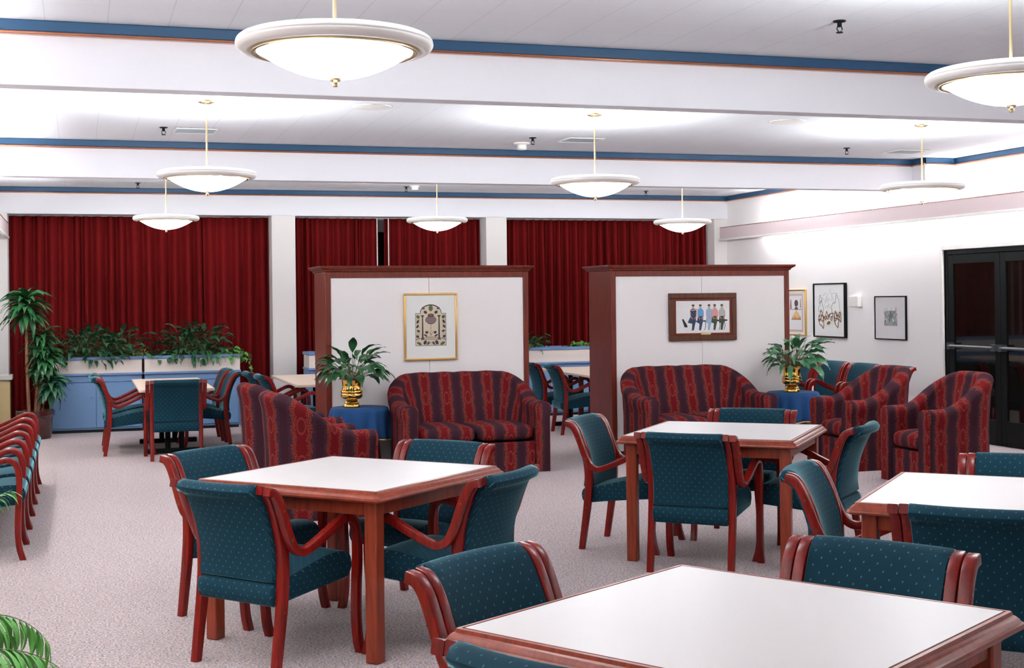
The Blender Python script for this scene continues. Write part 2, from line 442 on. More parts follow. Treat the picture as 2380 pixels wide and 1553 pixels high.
# ------------------------------------------------------------------ door
dr = bpy.data.objects.new('door_1', None); C.objects.link(dr); dr['kind'] = 'structure'
b = MB(); e = .055
b.box(XR - .025, XR + .13, DY1, DY1 + e, 0, DZ + e); b.box(XR - .025, XR + .13, DY0 - e, DY0, 0, DZ + e); b.box(XR - .025, XR + .13, DY0, DY1, DZ, DZ + e)
b.build('door_casing', M['white'], dr, bevel=.006)
b = MB(); fx0, fx1 = XR + .01, XR + .07
b.box(fx0, fx1, DY1 - .05, DY1, 0, DZ); b.box(fx0, fx1, DY0, DY0 + .05, 0, DZ); b.box(fx0, fx1, DY0 + .05, DY1 - .05, DZ - .05, DZ)
b.build('door_frame', M['black'], dr, bevel=.003)
ym = (DY0 + DY1) / 2
for y0, y1 in ((ym + .003, DY1 - .053), (DY0 + .053, ym - .003)):
    L = MB(); a, c2 = XR + .015, XR + .06; s = .085
    L.box(a, c2, y0, y0 + s, .01, DZ - .055); L.box(a, c2, y1 - s, y1, .01, DZ - .055); L.box(a, c2, y0 + s, y1 - s, DZ - .15, DZ - .055); L.box(a, c2, y0 + s, y1 - s, .01, .26)
    lf = L.build('door_leaf', M['black'], dr, bevel=.003)
    b = MB(); b.box(XR + .03, XR + .04, y0 + s, y1 - s, .26, DZ - .15); b.build('glass_pane', M['glass'], lf)
    b = MB(); b.tube([(XR - .035, y0 + .06, 1.0), (XR - .035, y1 - .06, 1.0)], .016, 10)
    b.box(XR - .045, XR + .02, y0 + .03, y0 + .09, .965, 1.035); b.box(XR - .045, XR + .02, y1 - .09, y1 - .03, .965, 1.035)
    b.build('push_bar', M['chrome'], lf)
# dim lobby wall seen through the glass
b = MB(); b.box(XR + 1.8, XR + 1.9, 8.5, 14.5, 0, 2.6); b.box(XR + .15, XR + 1.9, 8.5, 14.5, -.1, 0); lob = struct(b.build('wall_lobby', M['darkframe']))

# ------------------------------------------------------------------ curtains
def curtain(x0, x1, y, z0, z1, pitch, amp, seed, label, rdg=.12):
    rnd = random.Random(seed); pts = []; uvs = []
    n = max(3, int((x1 - x0) / pitch)); widths = [rnd.uniform(.7, 1.3) for _ in range(n)]
    S = sum(widths); xs = [x0]
    for wd in widths: xs.append(xs[-1] + wd / S * (x1 - x0))
    prof = []
    for i in range(n):
        a = amp * rnd.uniform(.7, 1.15)
        for k in range(14):
            t = k / 14
            # narrow rounded ridge standing forward of a deep wide valley
            g = math.exp(-((t - .5) / rdg) ** 2); g2 = .28 * math.exp(-((t - .08) / .10) ** 2)
            dy = -a * 1.7 * (g + g2) + a * .85
            dx = (xs[i+1] - xs[i]) * .06 * sin(2 * pi * t)
            prof.append((xs[i] + t * (xs[i+1] - xs[i]) - dx, dy, i))
    prof.append((x1, 0, n - 1))
    prof[0] = (x0, prof[0][1], 0)
    offs = [rnd.uniform(-.02, .02) for _ in range(n)]
    nz = 9
    for j in range(nz):
        t = j / (nz - 1); z = z1 + (z0 - z1) * t
        k = .62 + .38 * min(1, t * 2.5)
        row = []; uv = []
        for (x, dy, i) in prof:
            sx = offs[i] * t * min(1, (x - x0) * 8) * min(1, (x1 - x) * 8)
            row.append((x + sx, y + dy * k, z)); uv.append((x, z))
        pts.append(row); uvs.append(uv)
    b = MB(); b.grid(pts, uvs)
    o = b.build('curtain', M['curtain'], sharp=0, recalc=False)
    md = o.modifiers.new('thickness', 'SOLIDIFY'); md.thickness = .006
    return tag(o, label, 'curtain', None)
CG = 'pleated red curtains across the back wall'
for a in ((-.825, 2.37, 17.90, .015, 2.66, .15, .080, 3, 'wide pleated red curtain behind the two left blue cabinets', .20),
          (2.69, 3.84, 17.90, .585, 2.66, .125, .098, 5, 'pleated dark red curtain just right of the left white column, ending at the window gap'),
          (3.93, 5.262, 17.90, .585, 2.66, .125, .098, 8, 'pleated dark red curtain between the narrow window gap and the middle white column'),
          (5.568, 8.695, 17.90, .585, 2.66, .125, .102, 11, 'bright red pleated curtain right of the middle white column, above the right divider')):
    curtain(*a)['group'] = CG
for x, lb in ((3.80, 'left thin white cord hanging in the curtain gap'), (3.955, 'right thin white cord hanging in the curtain gap')):
    b = MB(); b.tube([(x, 17.785, .7), (x, 17.785, 2.66)], .007, 6); tag(b.build('blind_cord', M['white']), lb, 'cord', 'white cords between the curtains')

# ------------------------------------------------------------------ pendants
def pendant(x, y, label, first=[None]):
    if first[0] is None:
        t = thing('pendant_lamp', label, 'lamp', (x, y, 0), 0, 'bowl pendant lamps under the coffered ceiling')
        z = 2.468
        b = MB(); prof = []
        for k in range(21):
            a = 2 * pi * k / 20
            prof.append((.318 + .034 * cos(a), z + .001 + .028 * sin(a)))
        b.lathe(prof, 56); b.build('ring', M['ring'], t, sharp=0)
        b = MB(); b.lathe([(.290, z - .014), (.298, z - .022), (.296, z - .032), (.286, z - .034), (.278, z - .028), (.280, z - .016), (.290, z - .014)], 56); b.build('brass_rim', M['palebrass'], t, sharp=60)
        b = MB(); pr = []
        for k in range(11):
            a = k / 10 * pi / 2
            pr.append((max(.0005, .283 * sin(a)), z - .022 - .100 * (1 - sin(a) ** 2)))
        rows = [[(r * cos(2*pi*j/40), r * sin(2*pi*j/40), zz) for j in range(40)] for r, zz in pr]
        b.grid(rows, [[(0, 0)] * 40 for _ in rows], True); b.build('glass_bowl', M['bowl'], t, sharp=0, recalc=False)
        b = MB(); b.lathe([(.0005, -.151), (.010, -.149), (.012, -.140), (.007, -.134), (.020, -.128), (.022, -.120), (.0005, -.118)], 14, (0, 0, z)); b.build('finial', M['palebrass'], t)
        b = MB(); b.tube([(0, 0, z), (0, 0, ZC - .02)], .0075, 10); b.build('rod', M['palebrass'], t)
        b = MB(); b.lathe([(.062, 0), (.060, -.012), (.035, -.022), (.010, -.024), (.0005, -.024)], 24, (0, 0, ZC)); b.build('canopy', M['palebrass'], t)
        b = MB()
        for k in range(3):
            a = 2*pi*k/3 + .3; b.tube([(0, 0, z + .012), (.29 * cos(a), .29 * sin(a), z)], .004, 6)
        b.lathe([(.02, z - .03), (.02, z + .03)], 12); b.build('spider', M['palebrass'], t)
        ld = bpy.data.lights.new('lamp_bulb', 'POINT'); ld.energy = UPL; ld.shadow_soft_size = .09; ld.color = (.94, .985, 1)
        lo = bpy.data.objects.new('lamp_bulb', ld); C.objects.link(lo); lo.parent = t; lo.location = (0, 0, z + .05)
        first[0] = t; return t
    return dup(first[0], (x, y, 0), 0, label)
for x, y, lb in ((.88, 4.8, 'largest bowl pendant, hanging at top left nearest the camera'), (3.76, 4.8, 'bowl pendant cut by the right edge of the picture'),
                 (.88, 9.9, 'second nearest bowl pendant on the left, above the red curtain'), (3.86, 9.9, 'bowl pendant in the middle bay, right of the picture centre'),
                 (6.84, 9.9, 'bowl pendant by the right wall, its rim showing dark against the bright wall'),
                 (.90, 15.05, 'smallest bowl pendant at left, in front of the wide red curtain'), (3.92, 15.05, 'small bowl pendant over the left divider'),
                 (7.0, 15.05, 'small bowl pendant over the right divider, in front of the bright red curtain')):
    pendant(x, y, lb)

# ------------------------------------------------------------------ ceiling fittings
def vent(x, y, label, w=.34, d=.32, first=[None]):
    if first[0]: return dup(first[0], (x, y, ZC), 0, label)
    t = thing('ceiling_vent', label, 'vent', (x, y, ZC), 0, 'grey grilles in the ceiling')
    b = MB(); b.box(-w/2, w/2, -d/2, d/2, -.006, 0); b.build('backing', M['darkgap'], t)
    b = MB()
    b.box(-w/2, w/2, -d/2, -d/2 + .012, -.012, 0); b.box(-w/2, w/2, d/2 - .012, d/2, -.012, 0); b.box(-w/2, -w/2 + .012, -d/2, d/2, -.012, 0); b.box(w/2 - .012, w/2, -d/2, d/2, -.012, 0)
    b.build('frame', M['white'], t)
    b = MB()
    for k in range(12): y0 = -d/2 + .018 + k * .024; b.box(-w/2 + .01, w/2 - .01, y0, y0 + .012, -.011, -.004)
    b.build('slats', M['vent'], t); first[0] = t; return t
vent(.94, 11.6, 'grey ceiling grille left of the second nearest left lamp rod'); vent(4.36, 11.52, 'grey ceiling grille just left of the middle lamp rod'); vent(7.93, 11.75, 'grey ceiling grille near the right wall')
def sprinkler(x, y, label, first=[None]):
    if first[0]: return dup(first[0], (x, y, ZC), 0, label)
    t = thing('sprinkler_head', label, 'sprinkler', (x, y, ZC), 0, 'sprinkler heads on the ceiling')
    b = MB(); b.lathe([(.034, 0), (.032, -.006), (.012, -.008), (.012, -.03), (.006, -.034)], 16); b.build('escutcheon', M['black'], t)
    b = MB(); b.tube([(.012, 0, -.03), (.016, 0, -.045), (.004, 0, -.06)], .003, 6); b.tube([(-.012, 0, -.03), (-.016, 0, -.045), (-.004, 0, -.06)], .003, 6); b.lathe([(.018, -.060), (.018, -.064)], 12); b.build('deflector', M['black'], t)
    first[0] = t; return t
for x, y, lb in ((3.83, 6.26, 'dark sprinkler head on the ceiling at upper right, largest of its kind'), (.673, 11.47, 'sprinkler head left of the leftmost ceiling grille'), (3.885, 11.49, 'dark sprinkler head beside the smoke detector in the middle bay'),
                 (7.18, 11.63, 'sprinkler head at right, left of the grille by the right wall'), (.68, 16.8, 'faint sprinkler head above the wide red curtain at left'), (3.97, 16.78, 'sprinkler head in the farthest bay beside a small white detector'), (7.32, 16.89, 'sprinkler head in the farthest bay at right')):
    sprinkler(x, y, lb)
def dome(name, x, y, prof, label, cat, mat='plastic'):
    b = MB(); b.lathe(prof, 24, (0, 0, 0)); o = b.build(name, M[mat]); o.location = (x, y, ZC); return tag(o, label, cat)
dome('smoke_detector', 3.916, 11.9, [(.075, 0), (.075, -.012), (.045, -.02), (.045, -.055), (.036, -.066), (.0005, -.068)], 'white smoke detector hanging before the blue moulding of the middle beam', 'detector')
dome('smoke_detector', 4.05, 16.65, [(.06, 0), (.06, -.012), (.045, -.02), (.045, -.05), (.0005, -.056)], 'small white smoke detector in the farthest bay', 'detector')
dome('ceiling_speaker', 2.09, 9.92, [(.15, 0), (.148, -.006), (.13, -.010), (.0005, -.011)], 'flat round white ceiling speaker between the left and middle lamps', 'speaker')
dome('ceiling_speaker', 5.6, 9.97, [(.15, 0), (.148, -.006), (.13, -.010), (.0005, -.011)], 'flat round white ceiling speaker right of the middle lamp', 'speaker')
dome('ceiling_dome', 3.21, 15.81, [(.09, 0), (.085, -.03), (.05, -.05), (.0005, -.056)], 'pale ceiling dome under the farthest bay, left of the small middle lamp', 'light')
dome('ceiling_dome', 5.45, 15.81, [(.09, 0), (.085, -.03), (.05, -.05), (.0005, -.056)], 'pale ceiling dome under the farthest bay, left of the middle bay lamp bowl', 'light')

# ------------------------------------------------------------------ dining chair (faces +Y)
P_IN = [(-.262, 0), (-.243, .13), (-.222, .28), (-.212, .40), (-.213, .50), (-.226, .58), (-.252, .665), (-.282, .735), (-.312, .772), (-.345, .782)]
P_OUT = [(-.345, .779), (-.310, .769), (-.280, .731), (-.250, .66), (-.222, .585), (-.190, .527), (-.148, .503), (-.10, .510), (-.01, .547), (.075, .588), (.125, .607), (.165, .604), (.197, .577), (.212, .52), (.214, .43), (.206, .30), (.203, .17), (.212, .07), (.232, 0)]
def rail(path, x, w, th, z_lo=-1, taper=None):
    """rounded rectangular bar along a path in the YZ plane, lateral width w, depth th"""
    b = MB(); rows = []; uvs = []; r = .28
    n = len(path)
    for i, (y, z) in enumerate(path):
        a = path[max(i-1, 0)]; c2 = path[min(i+1, n-1)]
        ty, tz = c2[0]-a[0], c2[1]-a[1]; L = sqrt(ty*ty+tz*tz) or 1; ty /= L; tz /= L
        ny, nz = -tz, ty
        if z < 1e-6: ny, nz = (-1 if ny < 0 else 1), 0
        t = th[i] if isinstance(th, list) else th
        hw, ht = w/2, t/2; cr = min(hw, ht) * .26
        sec = [(-hw, -ht+cr), (-hw, ht-cr), (-hw+cr*.3, ht-cr*.3), (-hw+cr, ht), (hw-cr, ht), (hw-cr*.3, ht-cr*.3), (hw, ht-cr), (hw, -ht+cr), (hw-cr*.3, -ht+cr*.3), (hw-cr, -ht), (-hw+cr, -ht), (-hw+cr*.3, -ht+cr*.3)]
        rows.append([(x + sx, y + st*ny, z + st*nz) for sx, st in sec]); uvs.append([(k*.01, i*.02) for k in range(12)])
    ids = b.grid(rows, uvs, True)
    b.face(list(reversed(ids[0])), None, 0, False); b.face(ids[-1], None, 0, False)
    return b
def loopgrid(cols, name, mat, parent, sub=0):
    """cols: list of closed loops (list of 3D pts) from -x to +x; end caps"""
    b = MB(); uvs = []
    for lp in cols:
        d = 0; u = []
        for k, p in enumerate(lp):
            if k: d += (Vector(p) - Vector(lp[k-1])).length
            u.append((lp[0][0] if abs(lp[0][0]) > 1e-9 else 0, d))
        uvs.append(u)
    # u coordinate = x of the point
    uvs = [[(cols[i][k][0], uvs[i][k][1]) for k in range(len(cols[i]))] for i in range(len(cols))]
    ids = b.grid(cols, uvs, True)
    b.face(list(reversed(ids[0])), None, 0, False); b.face(ids[-1], None, 0, False)
    o = b.build(name, mat, parent, sharp=50)
    if sub:
        md = o.modifiers.new('s', 'SUBSURF'); md.levels = sub; md.render_levels = sub
    return o
def make_chair(label, group):
    t = thing('armchair', label, 'chair', (0, 0, 0), 0, group)
    t.name = 'dining_chair'
    pin = catmull(P_IN, 4); pout = catmull(P_OUT, 4)
    for s in (-1, 1):
        ki = next(i for i, p in enumerate(pin) if p[1] > .44)
        rail(pin[:ki+1], s*.235, .036, [.036 + .010 * min(1, (p[1]/.3)) for p in pin[:ki+1]]).build('leg', M['chairwood'], t, sharp=40)
        rail(pin[ki:], s*.235, .036, [.046 - .010 * min(1, max(0, (p[1]-.5)/.28)) for p in pin[ki:]]).build('back_post', M['chairwood'], t, sharp=40)
        ko = next(i for i, p in enumerate(pout) if p[0] > .19 and p[1] < .53)
        rail(pout[:ko+1], s*.2755, .038, .036).build('armrest', M['chairwood'], t, sharp=40)
        rail(pout[ko:], s*.2755, .038, .036).build('leg', M['chairwood'], t, sharp=40)
        for (y, z) in ((-.262, .69), (-.214, .565), (-.225, .26)):
            x = s * (.2945 if z > .5 else .253)
            b = MB(); b.lathe([(.006, -.0015), (.006, .0015)], 8)
            nv = len(b.v) - 16
            for q in range(nv, len(b.v)):
                vx, vy, vz = b.v[q]; b.v[q] = (x + vz, y + vx, z + vy)
            b.build('screw_cap', M['darkframe'], t)
    # backrest pad: front line and back line, rolled top
    front = catmull([(-.188, .385), (-.190, .47), (-.203, .56), (-.228, .645), (-.258, .715), (-.288, .768), (-.318, .795)], 3)
    top = [(-.345, .803), (-.372, .795), (-.385, .775), (-.378, .755), (-.352, .745)]
    back = catmull([(-.330, .728), (-.302, .67), (-.275, .60), (-.256, .52), (-.250, .44), (-.256, .388)], 3)
    prof = front + top + back + [(-.225, .374)]
    cols = []
    N = 10
    for i in range(N + 1):
        u = -1 + 2 * i / N; x = .214 * (1 if abs(u) > .999 else u)
        bow = -.026 * (1 - u * u); pinch = 1 - .0 * abs(u)
        e = 0.0 if abs(u) < .999 else 1.0
        col = []
        cy = None
        for (y, z) in prof:
            k = min(1, max(0, (z - .36) / .15))
            yy = y + bow * k
            col.append((x, yy, z))
        cols.append(col)
    # rounded side edges
    def shrink(col, x, f):
        cy = sum(p[1] for p in col) / len(col)
        out = []
        for (xx, y, z) in col:
            # shrink towards mid-thickness line
            ymid = -.218 if z < .55 else -.218 - (z - .55) * .42
            out.append((x, y + (ymid - y) * f, z - (.006 * f if z > .75 else -.004 * f if z < .4 else 0)))
        return out
    c0 = shrink(cols[0], -.2175, .35); c1 = shrink(cols[-1], .2175, .35)
    cols[0] = [(-.212, p[1], p[2]) for p in cols[0]]; cols[-1] = [(.212, p[1], p[2]) for p in cols[-1]]
    loopgrid([c0] + cols + [c1], 'backrest', M['dots'], t)
    sp = catmull([(-.245, .282), (-.262, .300), (-.270, .335), (-.258, .368), (-.225, .380), (-.15, .392), (-.02, .424), (.10, .446), (.185, .448), (.232, .430), (.248, .395), (.240, .355), (.215, .328)], 3) + [(.1, .318), (-.02, .307), (-.14, .295)]
    cols = []
    for i in range(N + 1):
        u = -1 + 2*i/N; x = .212 * u
        cols.append([(x, y, z + (.006 * (1 - u*u) if z > .37 else 0)) for y, z in sp])
    def sh2(col, x): return [(x, y * .985, z + (-.010 if z > .37 else .006 if z < .33 else 0)) for (_, y, z) in col]
    loopgrid([sh2(cols[0], -.2165)] + cols + [sh2(cols[-1], .2165)], 'seat', M['dots'], t)
    return t
chair0 = None
def chair(x, y, deg, label, group, z=0):
    """deg = heading the sitter faces, measured from +X"""
    global chair0
    rz = R(deg - 90)
    if chair0 is None:
        chair0 = make_chair(label, group); chair0.location = (x, y, z); chair0.rotation_euler = (0, 0, rz); return chair0
    return dup(chair0, (x, y, z), rz, label, group)
G = 'dotted teal chairs around the square tables'
for a in ((.815, 5.975, 38.3, 'teal dotted chair seen from behind at the near left corner of the left square table'),
          (.815, 6.835, -51, 'teal dotted chair at the far left side of the left square table'),
          (1.606, 6.74, 222, 'teal dotted chair behind the left square table, before the left loveseat'),
          (1.545, 5.90, 135, 'teal dotted chair at the right of the left square table, curved back outward'),
          (3.41, 7.09, 47, 'teal chair seen squarely from behind at the middle right square table'),
          (3.305, 7.87, -41, 'teal chair at the left of the middle right table, its seat in view'),
          (4.075, 7.88, 231, 'teal chair behind the middle right table, only its top showing'),
          (4.12, 7.15, 134, 'teal chair in profile at the right side of the middle right table'),
          (3.29, 5.105, -41, 'teal chair at the left corner of the table cut by the right edge'),
          (3.965, 5.03, 228, 'teal dotted chair behind the table cut by the right edge'),
          (3.225, 4.285, 45, 'dark teal chair back in front of the table cut by the right edge'),
          (1.293, 3.57, -55, 'large dotted teal chair at the left side of the nearest table'),
          (2.036, 3.368, 216, 'large dotted teal chair behind the nearest table, facing the camera'),
          (1.187, 2.862, 31.5, 'teal chair back cut by the bottom edge at the corner of the nearest table')):
    chair(*a, G)
ord_ = ['nearest the camera', 'second from the camera', 'third from the camera', 'fourth from the camera', 'fifth from the camera', 'farthest from the camera']
for k in range(6):
    chair(-.575, 9.025 + .615 * k, 0, 'teal red-armed chair in the left wall row, %s' % ord_[k], 'chairs lined up along the left wall')
for k, lb in enumerate(('leftmost, half hidden by the plant', 'second from the left', 'third from the left', 'rightmost, behind the far striped armchair')):
    chair(7.95, 14.34 - .634 * k, 180, 'teal chair in the row before the right wall, ' + lb, 'chairs lined up before the right wall pictures')
G2 = 'chairs around the long beige tables by the curtains'
for a in ((.898, 13.98, 90, 'dark teal chair seen from behind at the near end of the far left beige table'),
          (.493, 14.613, 0, 'teal chair in profile at the left of the far left beige table, nearer one'),
          (.493, 15.26, 0, 'teal chair at the left of the far left beige table, farther one'),
          (1.275, 15.05, 180, 'teal chair at the right of the far left beige table, nearer one'),
          (1.255, 15.68, 180, 'teal chair at the right of the far left beige table, farther one'),
          (2.13, 14.22, 2, 'teal chair beside the white column, nearer one at the beige table behind the left divider'),
          (2.08, 14.86, 2, 'teal chair beside the white column, farther one at the beige table behind the left divider'),
          (2.95, 14.75, 180, 'teal chair with red frame mostly hidden behind the left divider post'),
          (5.50, 14.70, -6, 'dark teal chair seen from behind in the gap between the dividers, nearer one'),
          (5.46, 15.34, -4, 'dark teal chair in the gap between the dividers, farther one beside the loveseat arm')):
    chair(*a, G2)

# ------------------------------------------------------------------ square tables
def ring_pts(h, cch, z):
    c2 = cch
    return [(-h + c2, -h, z), (h - c2, -h, z), (h, -h + c2, z), (h, h - c2, z), (h - c2, h, z), (-h + c2, h, z), (-h, h - c2, z), (-h, -h + c2, z)]
def square_table(x, y, deg, label, first=[None]):
    if first[0]: return dup(first[0], (x, y, 0), R(deg), label)
    t = thing('square_table', label, 'table', (x, y, 0), R(deg), 'white-topped square tables')
    b = MB(); b.grid([ring_pts(.486, .001, .722), ring_pts(.486, .001, .7405)], [[(p[0], p[1]) for p in ring_pts(.486, .001, 0)]] * 2, True, sm=False)
    b.face(list(range(8, 16)), None, 0, False); b.face(list(range(7, -1, -1)), None, 0, False)
    b.build('tabletop', M['laminate'], t)
    prof = [(.4865, .7405), (.489, .7355), (.4925, .7405), (.503, .740), (.506, .731), (.512, .728), (.519, .722), (.524, .713), (.531, .711), (.533, .704), (.529, .697), (.518, .694), (.50, .693), (.45, .693), (.45, .72), (.4865, .72)]
    rows = [ring_pts(h, max(.001, (h - .4865) * .32), z) for h, z in prof]
    b = MB(); b.grid(rows, [[(0, 0)] * 8 for _ in rows], True); b.build('edge_moulding', M['tablewood'], t, sharp=25)
    for sx in (-1, 1):
        for sy in (-1, 1):
            q = MB(); cx, cy = sx*.452, sy*.452
            q.box(cx - .031, cx + .031, cy - .031, cy + .031, 0, .693); q.build('leg', M['tablewood'], t, bevel=.006, bseg=2)
    b = MB()
    for s in (-1, 1):
        b.box(-.421, .421, s*.462 - .011, s*.462 + .011, .632, .693); b.box(s*.462 - .011, s*.462 + .011, -.421, .421, .632, .693)
    b.build('apron', M['tablewood'], t, bevel=.002)
    first[0] = t; return t
square_table(1.2213, 6.3435, 42.4, 'white-topped square table with red-brown moulded edge, at left with four teal chairs')
square_table(3.738, 7.46, 50.2, 'white-topped square table in the middle right, before the right loveseat')
square_table(3.595, 4.655, 46, 'white-topped square table cut by the right edge of the picture')
square_table(1.5673, 3.0655, 31.8, 'largest white-topped square table in the bottom right foreground')

# ------------------------------------------------------------------ long beige tables
def long_table(x, y, label, first=[None]):
    if first[0]: return dup(first[0], (x, y, 0), 0, label)
    t = thing('conference_table', label, 'table', (x, y, 0), 0, 'long beige pedestal tables by the curtains')
    box('tabletop', M['laminate2'], -.37, .37, -1.02, 1.02, .662, .69, t, bevel=.006)
    for s in (-1, 1):
        p = MB()
        for dx in (-.07, .07): p.tube([(dx, s*.55, .045), (dx, s*.55, .64)], .028, 14)
        p.box(-.14, .14, s*.55 - .1, s*.55 + .1, .64, .662)
        p.build('pedestal', M['black'], t)
        q = MB(); q.box(-.31, .31, s*.55 - .035, s*.55 + .035, .0, .05); q.build('foot', M['black'], t, bevel=.01)
    first[0] = t; return t
long_table(.925, 14.98, 'long beige table at far left before the blue cabinets'); long_table(2.51, 15.02, 'long beige table partly hidden behind the left divider'); long_table(5.80, 15.05, 'long beige table glimpsed in the gap between the two dividers')

# ------------------------------------------------------------------ dividers
def divider(x0, x1, label, first=[None]):
    w = x1 - x0
    if first[0]: return dup(first[0], (x0, 12.45, 0), 0, label)
    t = thing('room_divider', label, 'divider', (x0, 12.45, 0), 0, 'wood-framed white dividers')
    D = .62; H = 1.822; fr = .052
    box('panel', M['panelfabric'], fr, w/2 - .0015, .012, D - .012, .03, H - .05, t, bevel=.003)
    box('panel', M['panelfabric'], w/2 + .0015, w - fr, .012, D - .012, .03, H - .05, t, bevel=.003)
    box('post', M['panelwood'], 0, fr, 0, D, 0, H, t, bevel=.005); box('post', M['panelwood'], w - fr, w, 0, D, 0, H, t, bevel=.005)
    box('top_rail', M['panelwood'], fr, w - fr, 0.001, D - .001, H - .055, H, t, bevel=.003)
    b = MB()
    prof = [(0, H), (.012, H + .006), (.016, H + .018), (.034, H + .030), (.048, H + .040), (.050, H + .055), (.046, H + .058)]
    rows = [[(-o, -o, z), (w + o, -o, z), (w + o, D + o, z), (-o, D + o, z)] for o, z in prof]
    ids = b.grid(rows, [[(0, 0)] * 4 for _ in rows], True); b.face(ids[-1], None, 0, False); b.face(list(reversed(ids[0])), None, 0, False)
    b.build('cornice', M['panelwood'], t, sharp=25)
    first[0] = t; return t
divider(2.167, 4.148, 'left white fabric divider in a red-brown wood frame, behind the left loveseat')
divider(5.010, 6.991, 'right white fabric divider in a red-brown wood frame, behind the right loveseat')

